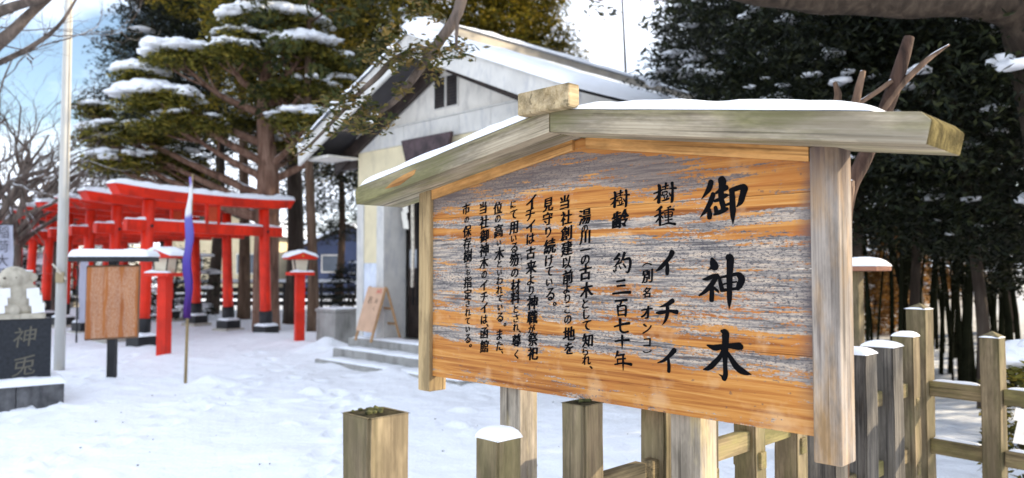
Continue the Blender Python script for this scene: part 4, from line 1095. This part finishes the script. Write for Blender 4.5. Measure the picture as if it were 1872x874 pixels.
# --- evergreens
def crown_mesh(name, h, rad, seed, n=260, per=34, ln=.16, wd=.055, cs=(.28, .6), taper=.75, droop=.3, hollow=.25):
    rng = np.random.default_rng(seed)
    t_ = rng.uniform(0, 1, n) ** .85
    env = rad * np.clip((1 - t_ ** 1.6 * taper), .08, 1) * np.clip(t_ * 6 + .35, 0, 1)
    an = rng.uniform(0, 2 * np.pi, n); rr = np.sqrt(rng.uniform(hollow, 1, n))
    wv = 1 + .25 * np.sin(an * 3 + t_ * 9 + seed)
    c = np.stack([env * rr * wv * np.cos(an), env * rr * wv * np.sin(an), t_ * h], 1)
    r_ = rng.uniform(cs[0], cs[1], n)
    lc = clumped(c, r_, per, (1, 1, .5))
    return quads_mesh(name, leaf_quads(lc, ln, wd, .6, droop)), c, r_
def evergreen(loc, z0, h, rad, mesh, leafm, bark, tr, label, group=None, snow=0, wob=.12, scale=None, rz=0.0, lean=0.0):
    me_, c, r_ = mesh
    e_ = empty('evergreen_tree', loc); tag(e_, label, 'tree', group)
    b = B(); N = 7; ph = R.uniform(0, 6)
    q = [(wob * math.sin(ph + i * .9) + lean * i / N, wob * math.cos(ph * 2 + i * .8), -.3 + (z0 + h * .8 + .3) * i / N, tr * (1.25 if i == 0 else 1 - .75 * i / N)) for i in range(N + 1)]
    s_ = spline(q, 4); tube(b, [v[:3] for v in s_], [v[3] for v in s_], 10)
    for i in range(9):
        f_ = R.uniform(.45, .95); k_ = s_[int(f_ * (len(s_) - 1))]; an = R.uniform(0, 6.28); l_ = rad * R.uniform(.35, .7)
        tube(b, [k_[:3], (k_[0] + l_ * .5 * math.cos(an), k_[1] + l_ * .5 * math.sin(an), k_[2] + .15), (k_[0] + l_ * math.cos(an), k_[1] + l_ * math.sin(an), k_[2] + .1)], [k_[3] * .5, k_[3] * .3, .015], 5)
    obj('trunk', b, bark, e_, True)
    o = bpy.data.objects.new('crown', me_); COL.objects.link(o); o.parent = e_; o.location = (lean * .7, 0, z0); o.rotation_euler = (0, 0, rz); o.scale = scale or (1, 1, 1)
    if not me_.materials: me_.materials.append(leafm)
    o.material_slots[0].link = 'OBJECT'; o.material_slots[0].material = leafm
    if snow:
        idx = [i for i in range(len(c)) if R.random() < snow and c[i][2] < 9]
        sb2 = snow_blobs([(c[i][0] * 1.03, c[i][1] * 1.03, c[i][2] + r_[i] * .4) for i in idx], [r_[i] * R.uniform(.25, .6) * (.6 if mesh is CD else 1) for i in idx], e_, .42)
        sb2.location = o.location; sb2.rotation_euler = o.rotation_euler; sb2.scale = o.scale
    return e_
CA = crown_mesh('crown_broad', 10, 3.0, 1, 620, 90, .095, .030)
CB_ = crown_mesh('crown_tall', 12, 2.4, 2, 620, 90, .09, .028, taper=.85)
CC_ = crown_mesh('crown_loose', 8, 2.8, 3, 170, 34, .13, .05, (.2, .42), .5)
CD = crown_mesh('crown_near', 7.5, 2.4, 4, 760, 150, .046, .014, (.22, .5), .45, .5)
def X(px, Y): return (px - CX) / F * Y
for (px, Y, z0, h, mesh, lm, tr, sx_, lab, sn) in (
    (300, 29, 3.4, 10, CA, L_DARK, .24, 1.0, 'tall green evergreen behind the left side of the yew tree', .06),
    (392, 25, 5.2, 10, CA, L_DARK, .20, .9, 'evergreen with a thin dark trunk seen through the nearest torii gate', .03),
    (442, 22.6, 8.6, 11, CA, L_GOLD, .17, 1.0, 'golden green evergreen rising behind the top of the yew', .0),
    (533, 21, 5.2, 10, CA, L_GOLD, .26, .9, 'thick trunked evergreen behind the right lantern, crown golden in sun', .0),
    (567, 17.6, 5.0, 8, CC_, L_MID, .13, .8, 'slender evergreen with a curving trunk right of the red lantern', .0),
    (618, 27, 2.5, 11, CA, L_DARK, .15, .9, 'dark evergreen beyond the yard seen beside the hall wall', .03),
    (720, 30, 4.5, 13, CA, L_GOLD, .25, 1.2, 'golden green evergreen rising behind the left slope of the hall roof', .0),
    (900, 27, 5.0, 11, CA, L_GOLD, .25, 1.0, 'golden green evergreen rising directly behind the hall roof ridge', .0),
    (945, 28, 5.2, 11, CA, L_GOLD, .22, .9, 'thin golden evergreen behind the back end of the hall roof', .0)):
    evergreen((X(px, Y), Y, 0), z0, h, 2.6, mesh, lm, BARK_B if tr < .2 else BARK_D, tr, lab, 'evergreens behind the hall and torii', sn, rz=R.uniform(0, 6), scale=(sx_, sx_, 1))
evergreen((X(1140, 19), 19, 0), 7.6, 8, 2.6, CC_, L_MID, BARK_D, .05, 'loose snowy evergreen hanging over the back of the hall roof', 'evergreens behind the hall and torii', .5, rz=2.0)
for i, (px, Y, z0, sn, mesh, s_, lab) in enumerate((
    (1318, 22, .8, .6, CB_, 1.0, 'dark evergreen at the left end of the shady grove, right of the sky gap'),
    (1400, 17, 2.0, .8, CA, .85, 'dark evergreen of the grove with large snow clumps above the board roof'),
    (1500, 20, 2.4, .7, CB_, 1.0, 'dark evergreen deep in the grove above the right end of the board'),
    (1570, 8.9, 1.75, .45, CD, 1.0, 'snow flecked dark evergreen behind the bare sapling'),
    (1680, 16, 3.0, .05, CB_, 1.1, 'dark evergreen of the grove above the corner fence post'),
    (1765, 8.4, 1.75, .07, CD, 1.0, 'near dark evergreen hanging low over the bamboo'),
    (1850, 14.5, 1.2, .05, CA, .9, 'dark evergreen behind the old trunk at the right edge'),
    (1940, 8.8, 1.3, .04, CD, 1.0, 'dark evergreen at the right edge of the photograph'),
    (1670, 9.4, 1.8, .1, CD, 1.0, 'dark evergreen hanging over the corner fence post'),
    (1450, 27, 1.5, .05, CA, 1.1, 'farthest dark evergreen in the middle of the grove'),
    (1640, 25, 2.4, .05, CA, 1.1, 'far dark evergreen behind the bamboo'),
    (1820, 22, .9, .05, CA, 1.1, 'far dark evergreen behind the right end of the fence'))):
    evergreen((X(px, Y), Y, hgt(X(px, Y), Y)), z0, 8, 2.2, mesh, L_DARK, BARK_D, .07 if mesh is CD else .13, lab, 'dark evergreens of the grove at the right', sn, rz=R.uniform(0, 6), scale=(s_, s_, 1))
# unseen loose evergreens, added at the right to throw broken shade over the yard
for x, y, lab in ((11.5, 7.2, 'unseen loose evergreen added right of the view for its shade, nearest the fence'), (13.5, 9.6, 'unseen loose evergreen added right of the view for its shade, second from the fence'), (16, 12.2, 'unseen loose evergreen added right of the view for its shade, farthest from the fence')):
    evergreen((x, y, 0), 1.6, 8, 2.4, CC_, L_DARK, BARK_D, .16, lab, 'added shade evergreens off to the right', 0, rz=x)

# --- bamboo
BAM = plain('dark_bamboo', (.012, .013, .007), .95, .4, 3, 0, .03); 
for i in range(46):
    px = R.uniform(1560, 1870); Y = R.uniform(9, 14); x = X(px, Y)
    e_ = empty('bamboo', (x, Y, hgt(x, Y))); tag(e_, 'thin dark bamboo stalk among the evergreens behind the fence', 'bamboo', 'bamboo stalks behind the fence')
    ln = R.uniform(-.5, .5); h = R.uniform(2.2, 3.6); r0 = R.uniform(.016, .045)
    b = B(); tube(b, [(0, 0, -.2), (ln * .25, 0, h * .35), (ln * .6, .05, h * .7), (ln, .1, h)], [r0, r0 * .95, r0 * .8, r0 * .4], 6); 
    for kq in range(1, int(h / .4)):
        t_ = kq * .4 / h; xx = np.interp(t_, [0, .35, .7, 1], [0, ln * .25, ln * .6, ln]); tube(b, [(xx, .05 * t_, kq * .4 - .008), (xx, .05 * t_, kq * .4 + .008)], r0 * 1.15, 6)
    obj('culm', b, BAM, e_, True)

# --- bare trees at the left
def branchy(bm, p, d, ln, r, depth, rng, bend=.35, tips=None):
    pts = [Vector(p)]; dd = Vector(d).normalized(); rr = [r]; N = 5
    for i in range(N):
        dd = (dd + Vector((rng.gauss(0, bend * .4), rng.gauss(0, bend * .4), rng.gauss(.03, bend * .3)))).normalized()
        pts.append(pts[-1] + dd * ln / N); rr.append(r * (1 - .55 * (i + 1) / N))
    tube(bm, pts, rr, 7 if r > .04 else (5 if r > .012 else 3), False)
    if depth == 0: return
    for k in range(rng.choice((2, 3, 3, 4))):
        i = rng.randint(2, N); a = rng.uniform(.4, 1.0); ax = Vector((rng.gauss(0, 1), rng.gauss(0, 1), rng.gauss(0, .5))).normalized()
        nd = (pts[i] - pts[i - 1]).normalized(); nd.rotate(Matrix.Rotation(a, 3, ax))
        branchy(bm, pts[i], nd, ln * rng.uniform(.55, .8), rr[i] * .7, depth - 1, rng, bend)
for i, (px, Y, r, h, lab) in enumerate(((28, 19, .11, 2.2, 'bare snowy tree with twisting twigs at the far left edge'), (95, 23, .12, 2.4, 'bare tree crowding the sky left of the flagpole'), (165, 27, .12, 2.6, 'bare tree between the flagpole and the yew'), (-40, 15, .12, 2.2, 'bare tree leaning in from beyond the left edge'), (60, 30, .12, 2.8, 'far bare tree behind the rear torii gates'))):
    e_ = empty('bare_tree', (X(px, Y), Y, 0)); tag(e_, lab, 'tree', 'bare trees at the left')
    rng = random.Random(40 + i); b = B()
    tube(b, [(0, 0, -.3), (.05, 0, h * .5), (0, .05, h)], [r * 1.2, r, r * .9], 9)
    obj('trunk', b, BARK_BARE, e_, True)
    b = B()
    for k in range(7): branchy(b, (0, .05, h - .25 + .08 * k), (rng.uniform(-.9, .9), rng.uniform(-.7, .7), rng.uniform(.45, 1)), rng.uniform(1.7, 2.6), r * .7, 4, rng, .5)
    obj('branches', b, BARK_BARE, e_, True)
# thick limb reaching in at the top left corner
e_ = empty('bare_tree', (X(-150, 9.5), 9.5, 0)); O2 = Vector(e_.location)
tag(e_, 'near bare tree whose thick limbs enter the top left corner', 'tree', 'bare trees at the left')
b = B(); tube(b, [(0, 0, -.3), (.1, 0, 1.6), (.3, 0, 3.2)], [.2, .17, .14], 10); obj('trunk', b, BARK_BARE, e_, True)
b = B(); rng = random.Random(5)
def limb(pts, Y, O_, b, wid):
    q = spline([(*(at(x, y, Y) - O_), w) for (x, y), w in zip(pts, wid)], 5); tube(b, [v[:3] for v in q], [v[3] for v in q], 8)
    return q
limb([(-120, 200), (-40, 110), (20, 60), (55, 25), (100, -15), (150, -60)], 9.5, O2, b, (.13, .1, .075, .06, .05, .03))
limb([(-100, 150), (-20, 122), (40, 95), (80, 70), (113, 40), (150, -20)], 9.6, O2, b, (.05, .04, .035, .028, .022, .01))
limb([(-100, 60), (-20, 28), (30, 10), (85, -8), (120, -40)], 9.3, O2, b, (.09, .07, .06, .05, .03))
for k in range(16):
    x, y = R.uniform(-60, 110), R.uniform(-20, 120); branchy(b, at(x, y, 9.5) - O2, (R.uniform(-.3, 1), R.uniform(-.5, .5), R.uniform(-.4, .6)), R.uniform(.5, 1.1), .012, 2, rng, .5)
obj('branches', b, BARK_BARE, e_, True)

# --- old sacred tree at the right edge, its limb overhead and a leafy branch in front of the hall
ST = Vector((4.72, 6.1, 0))
st_ = empty('sacred_tree', ST); tag(st_, 'huge old tree at the right edge, its thick limb crossing overhead', 'tree')
b = B(); q = spline([(.05, 0, -.3, .75), (.02, 0, .4, .60), (0, 0, 1.4, .52), (-.02, 0, 2.6, .50), (-.05, 0, 3.4, .55), (.1, .1, 5, .45), (.2, .1, 7, .3)], 8)
tube(b, [v[:3] for v in q], [v[3] for v in q], 26)
for v in b.verts:
    a = math.atan2(v.co.y, v.co.x); d = .05 * noise.noise(Vector((math.cos(a) * 3.2, math.sin(a) * 3.2, v.co.z * .5))) + .02 * noise.noise(Vector((math.cos(a) * 9, math.sin(a) * 9, v.co.z * 1.4)))
    v.co += Vector((math.cos(a), math.sin(a), 0)) * d * 1.4
obj('trunk', b, BARK_S, st_, True)
b = B(); qs = [(1920, 70), (1860, 8), (1760, -2), (1600, 0), (1450, -12), (1320, -24), (1230, -40)]
q = spline([(*(at(x, y, 6.1 - .12 * i) - ST), w) for i, ((x, y), w) in enumerate(zip(qs, (.34, .20, .15, .13, .11, .085, .06)))], 7)
tube(b, [v[:3] for v in q], [v[3] for v in q], 16)
for v in b.verts: v.co += v.normal * 0 + Vector((0, 0, .03 * noise.noise(v.co * 4)))
obj('limb', b, BARK_S, st_, True)
# leafy branch hanging in front of the hall
BR = Vector((0, 0, 0)); hb_ = empty('hanging_branch', at(850, -60, 5.0)); O3 = Vector(hb_.location)
tag(hb_, 'leafy branch hanging into view in front of the hall gable', 'branch')
b = B()
br = [limb([(850, -60), (838, 20), (800, 80), (750, 150), (720, 185), (690, 205), (645, 215)], 5.0, O3, b, (.045, .038, .034, .028, .022, .016, .010)),
      limb([(790, 90), (760, 92), (720, 110), (690, 140), (655, 172), (615, 215), (570, 262), (540, 285)], 5.05, O3, b, (.028, .024, .022, .02, .016, .013, .009, .005)),
      limb([(690, 205), (660, 220), (640, 235), (625, 240)], 5.0, O3, b, (.014, .011, .008, .005)),
      limb([(838, 20), (836, 50), (834, 78), (836, 90)], 4.95, O3, b, (.012, .011, .010, .008))]
obj('stem', b, BARK_BARE, hb_, True)
cen = []; rad = []
for x, y, w_, n_ in ((835, 92, 30, 9), (800, 108, 40, 10), (760, 95, 40, 10), (715, 105, 40, 8), (690, 95, 35, 5), (640, 170, 45, 6), (610, 205, 40, 5), (585, 235, 40, 5), (688, 225, 28, 8), (668, 232, 24, 6), (640, 225, 22, 5), (700, 212, 18, 3), (720, 60, 30, 5), (775, 22, 30, 6), (560, 265, 30, 3), (610, 180, 30, 3), (725, 165, 14, 2), (742, 160, 10, 2), (655, 195, 30, 6), (790, 125, 30, 4), (735, 118, 30, 4)):
    for _ in range(n_):
        c = at(x + R.gauss(0, w_ * .45), y + R.gauss(0, w_ * .26), 5.0 + R.gauss(0, .12)) - O3
        cen.append(tuple(c)); rad.append(R.uniform(.03, .075))
lc = clumped(np.array(cen), np.array(rad), 15, (1, 1, .8))
link('leaves', quads_mesh('leaves', leaf_quads(lc, .030, .011, .8, .2)), leafmat('branch_leaves', [(.02, .03, .01), (.06, .065, .015), (.13, .10, .03), (.2, .13, .04)], .35), hb_)
snow_blobs([cen[i] for i in range(0, len(cen), 13)], [.022] * len(cen[::13]), hb_, .5)

# --- bare sapling behind the sign
sp_ = empty('bare_sapling', at(1530, 600, 3.6)); sp_.location.z = 0; O4 = Vector(sp_.location)
tag(sp_, 'bare brown sapling with snowy stubs behind the right end of the board', 'sapling')
b = B()
limb([(1530, 960), (1538, 600), (1545, 380), (1580, 290), (1625, 185), (1650, 110), (1662, 68)], 3.6, O4, b, (.05, .045, .038, .036, .034, .03, .024)); obj('stem', b, barkmat('sapling_bark', (.05, .028, .02), (.10, .058, .04), 0, 16), sp_, True)
SBK = barkmat('snowy_sapling_bark', (.12, .075, .05), (.2, .13, .09), .62, 16)
for pts_, Y_, w_ in (([(1610, 212), (1640, 165), (1675, 128), (1705, 102), (1735, 82)], 3.58, (.016, .016, .015, .012, .005)), ([(1540, 205), (1562, 190), (1570, 160), (1578, 130)], 3.55, (.02, .02, .018, .013)),
                     ([(1560, 195), (1600, 170), (1630, 148)], 3.58, (.012, .012, .012)), ([(1525, 200), (1532, 175), (1526, 150)], 3.6, (.02, .017, .01)), ([(1545, 380), (1552, 345), (1558, 330)], 3.55, (.03, .026, .012))):
    b = B(); limb(pts_, Y_, O4, b, w_); obj('branch', b, SBK, sp_, True)

# --- small snow-topped post box behind the board's right post
pp = at(1560, 490, 5.2)
sn_ = empty('notice_post', (pp.x, pp.y, 0), TH); tag(sn_, 'small wooden roofed post topped with snow behind the right post of the board', 'notice post')
b = B(); box(b, -.05, .05, -.05, .05, -.3, pp.z - .02, .005); obj('post', b, FENCE_Z, sn_)
b = B(); box(b, -.2, .2, -.14, .14, pp.z - .02, pp.z + .012, .006); r_o = obj('roof', b, plain('red_brown_board', (.28, .13, .08), .7, .2, 8), sn_)
b = B(); snow_patch(b, (-.2, -.14, pp.z + .013), (.2, -.14, pp.z + .013), (.2, .14, pp.z + .013), (-.2, .14, pp.z + .013), .06, 14, 8, 2.2, .25, .006, 4); obj('snow', b, SNOW, r_o, True)

# --- shrubs
def shrub(px, py, Y, r, h, lm, lab, snow=.3, n=90, ln=.07):
    x = X(px, Y); z = hgt(x, Y)
    e_ = empty('shrub', (x, Y, z)); tag(e_, lab, 'shrub', 'evergreen shrubs around the yard')
    an = NP.uniform(0, 2 * np.pi, n); u = NP.uniform(0, 1, n); rr = np.sqrt(NP.uniform(.2, 1, n))
    c = np.stack([r * rr * np.cos(an) * np.sqrt(1 - u * u * .8), r * rr * np.sin(an) * np.sqrt(1 - u * u * .8), u * h], 1)
    link('foliage', quads_mesh('foliage', leaf_quads(clumped(c, np.full(n, r * .2), 26, (1, 1, .7)), ln, ln * .36)), lm, e_)
    b = B()
    for k in range(5): tube(b, [(0, 0, -.1), (R.uniform(-.5, .5) * r, R.uniform(-.5, .5) * r, h * .8)], [.03, .01], 5)
    obj('stem', b, BARK_D, e_, True)
    if snow: 
        idx = [i for i in range(n) if R.random() < snow and rr[i] > .6]
        snow_blobs([tuple(c[i] + np.array([0, 0, r * .14])) for i in idx], [r * R.uniform(.1, .22) for i in idx], e_, .4)
shrub(335, 560, 22.5, 1.1, 2.0, L_DARK, 'dark evergreen shrub behind the lantern and the banner pole', .2)
shrub(290, 560, 25, 1.2, 2.2, L_DARK, 'dark evergreen shrub left of the nearest torii pillar', .2)
shrub(150, 420, 30, 2.4, 4.2, L_MID, 'large evergreen shrub behind the middle torii gates', .3, 200, .1)
shrub(60, 420, 33, 2.4, 4.0, L_DARK, 'large dark shrub behind the rear torii gates', .4, 200, .1)
shrub(-10, 420, 28, 2.0, 3.4, L_DARK, 'large dark shrub at the left edge behind the white banner', .4, 160, .1)
for k_, (px, py, Y, rr_, h_) in enumerate(((1592, 560, 15.5, .75, 1.5), (1640, 560, 18, .7, 1.6), (1735, 560, 19, .8, 1.7), (1612, 560, 21, 1.0, 2.2))):  # added bushes stand in for the sunlit grass behind the bamboo
    shrub(px, py, Y, rr_, h_, L_SUN_DRY, ('added dry bush in place of sunlit grass just right of the board, seen through the bamboo', 'added dry bush in place of sunlit grass above the corner fence post', 'added dry bush in place of sunlit grass right of the corner fence post, behind the bamboo', 'farther tall bush added in place of sunlit grass behind the bamboo')[k_], .15, 110, .08)
shrub(640, 560, 24, .8, 1.6, L_DARK, 'small dark shrub beside the hall wall', .1)
e_ = empty('shrub', at(1893, 690, 5.0)); e_.location.z = 0; tag(e_, 'low evergreen bush under a heap of snow at the right edge', 'shrub', 'evergreen shrubs around the yard')
n = 120; an = NP.uniform(0, 2 * np.pi, n); u = NP.uniform(0, 1, n)
c = np.stack([.26 * np.cos(an) * np.sqrt(1 - u * .5), .26 * np.sin(an), u * .86], 1)
link('foliage', quads_mesh('foliage', leaf_quads(clumped(c, np.full(n, .07), 20, (1, 1, .8)), .035, .014)), L_YEW, e_)
snow_blobs([(0, 0, .93), (-.1, -.05, .9), (.1, 0, .92), (.02, -.1, 1.0)], [.2, .14, .17, .1], e_, .55)

# ------------------------------------------------------------------ beyond the yard: dark fence, houses, far wood
bf = empty('boundary_fence', (X(560, 27), 27, 0)); tag(bf, 'low black rail fence with snow behind the evergreens left of the hall', 'fence')
for i in range(9):
    b = B(); box(b, -6 + i * 1.3, -5.9 + i * 1.3, -.05, .05, -.3, .95, .005); obj('post', b, BLACK, bf)
for zz in (.18, .42, .66):
    b = B(); box(b, -6.1, 4.6, -.09, -.053, zz, zz + .16, .005); obj('rail', b, BLACK, bf)
b = B(); box(b, -6.1, 4.6, -.09, .05, .955, 1.0, .005); rl = obj('top_rail', b, BLACK, bf)
b = B(); snow_patch(b, (-6.1, -.1, 1.001), (4.6, -.1, 1.001), (4.6, .06, 1.001), (-6.1, .06, 1.001), .10, 60, 5, 4, .4, .01, 20); obj('snow', b, SNOW, rl, True)
def house(px, Y, w, d, h, wall, lab, rz=0.0, wins=()):
    e_ = empty('house', (X(px, Y), Y, 0), rz); tag(e_, lab, 'house')
    b = B(); prism(b, [(-w / 2, -.3), (w / 2, -.3), (w / 2, h), (0, h + w * .22), (-w / 2, h)], 'y', 0, d); obj('wall', b, wall, e_)
    for s in (-1, 1):
        z0 = h - .12; 
        b = B(); prism(b, [(s * .003, h + w * .22 + .004), (s * (w / 2 + .4), h - .4 * .44 + .004), (s * (w / 2 + .4), h - .4 * .44 + .15), (s * .003, h + w * .22 + .15)], 'y', -.4, d + .4); r_ = obj('roof', b, DARKW, e_)
        b = B(); snow_patch(b, (0, -.45, h + w * .22 + .15), (s * (w / 2 + .45), -.45, h - .04), (s * (w / 2 + .45), d + .45, h - .04), (0, d + .45, h + w * .22 + .15), .28, 14, 14, s, .2, .03, 12); obj('snow', b, SNOW, r_, True)
    for x, z, ww, hh2 in wins:
        b = B(); box(b, x - ww / 2 - .07, x + ww / 2 + .07, -.05, .02, z - .07, z + hh2 + .07, .01); f_ = obj('window', b, WHITE, e_)
        b = B(); box(b, x - ww / 2, x + ww / 2, -.06, -.051, z, z + hh2); obj('pane', b, plain('window_pane', (.09, .11, .14), .12, .1, 2, 0, .6), f_)
BLUEW = plain('dark_blue_siding', (.045, .06, .12), .7, .15, 2)
OCH = plain('ochre_siding', (.62, .52, .34), .8, .1, 2); PALE = plain('pale_siding', (.6, .58, .52), .8, .1, 2)
house(640, 44, 5.5, 7, 2.6, BLUEW, 'dark blue house with a snowy roof far behind the yard', .1, ((-1.1, 1.3, .9, .9), (1.2, 1.3, .9, .9)))
house(405, 46, 7, 7, 3.4, OCH, 'ochre house far behind, seen through the nearest torii gate', -.1, ((-1.8, 1.2, 1.2, 1.1), (1.6, 1.2, 1.2, 1.1)))
house(80, 50, 8, 8, 4.4, PALE, 'pale house far behind the bare trees at the left', .15, ((-2, 1.2, 1.4, 1.2), (1.6, 1.2, 1.4, 1.2), (0, 3.6, 1, .9)))
fw = []
for i in range(150):
    x = R.uniform(44, 80) if i < 100 else R.uniform(-70, -45); y = R.uniform(45, 75); fw.append((x, y, R.uniform(1, 8)))
lc = clumped(np.array(fw), NP.uniform(1.2, 2.4, len(fw)), 60, (1, 1, 1.2))
tag(link('far_wood', quads_mesh('far_wood', leaf_quads(lc, .5, .22)), L_DARK), None, None, kind='stuff')
# crumbs on the snow
b = B()
for i in range(70):
    pt = g(R.uniform(780, 1500), R.uniform(715, 860)) if i < 40 else g(R.uniform(100, 700), R.uniform(690, 860))
    z = hgt(pt.x, pt.y); r = R.uniform(.003, .009)
    ico(b, (pt.x, pt.y, z + r * .5), r, 1, (R.uniform(.8, 2), R.uniform(.8, 2), .6), .4)
tag(obj('twig_litter', b, BARK_D), None, None, kind='stuff')
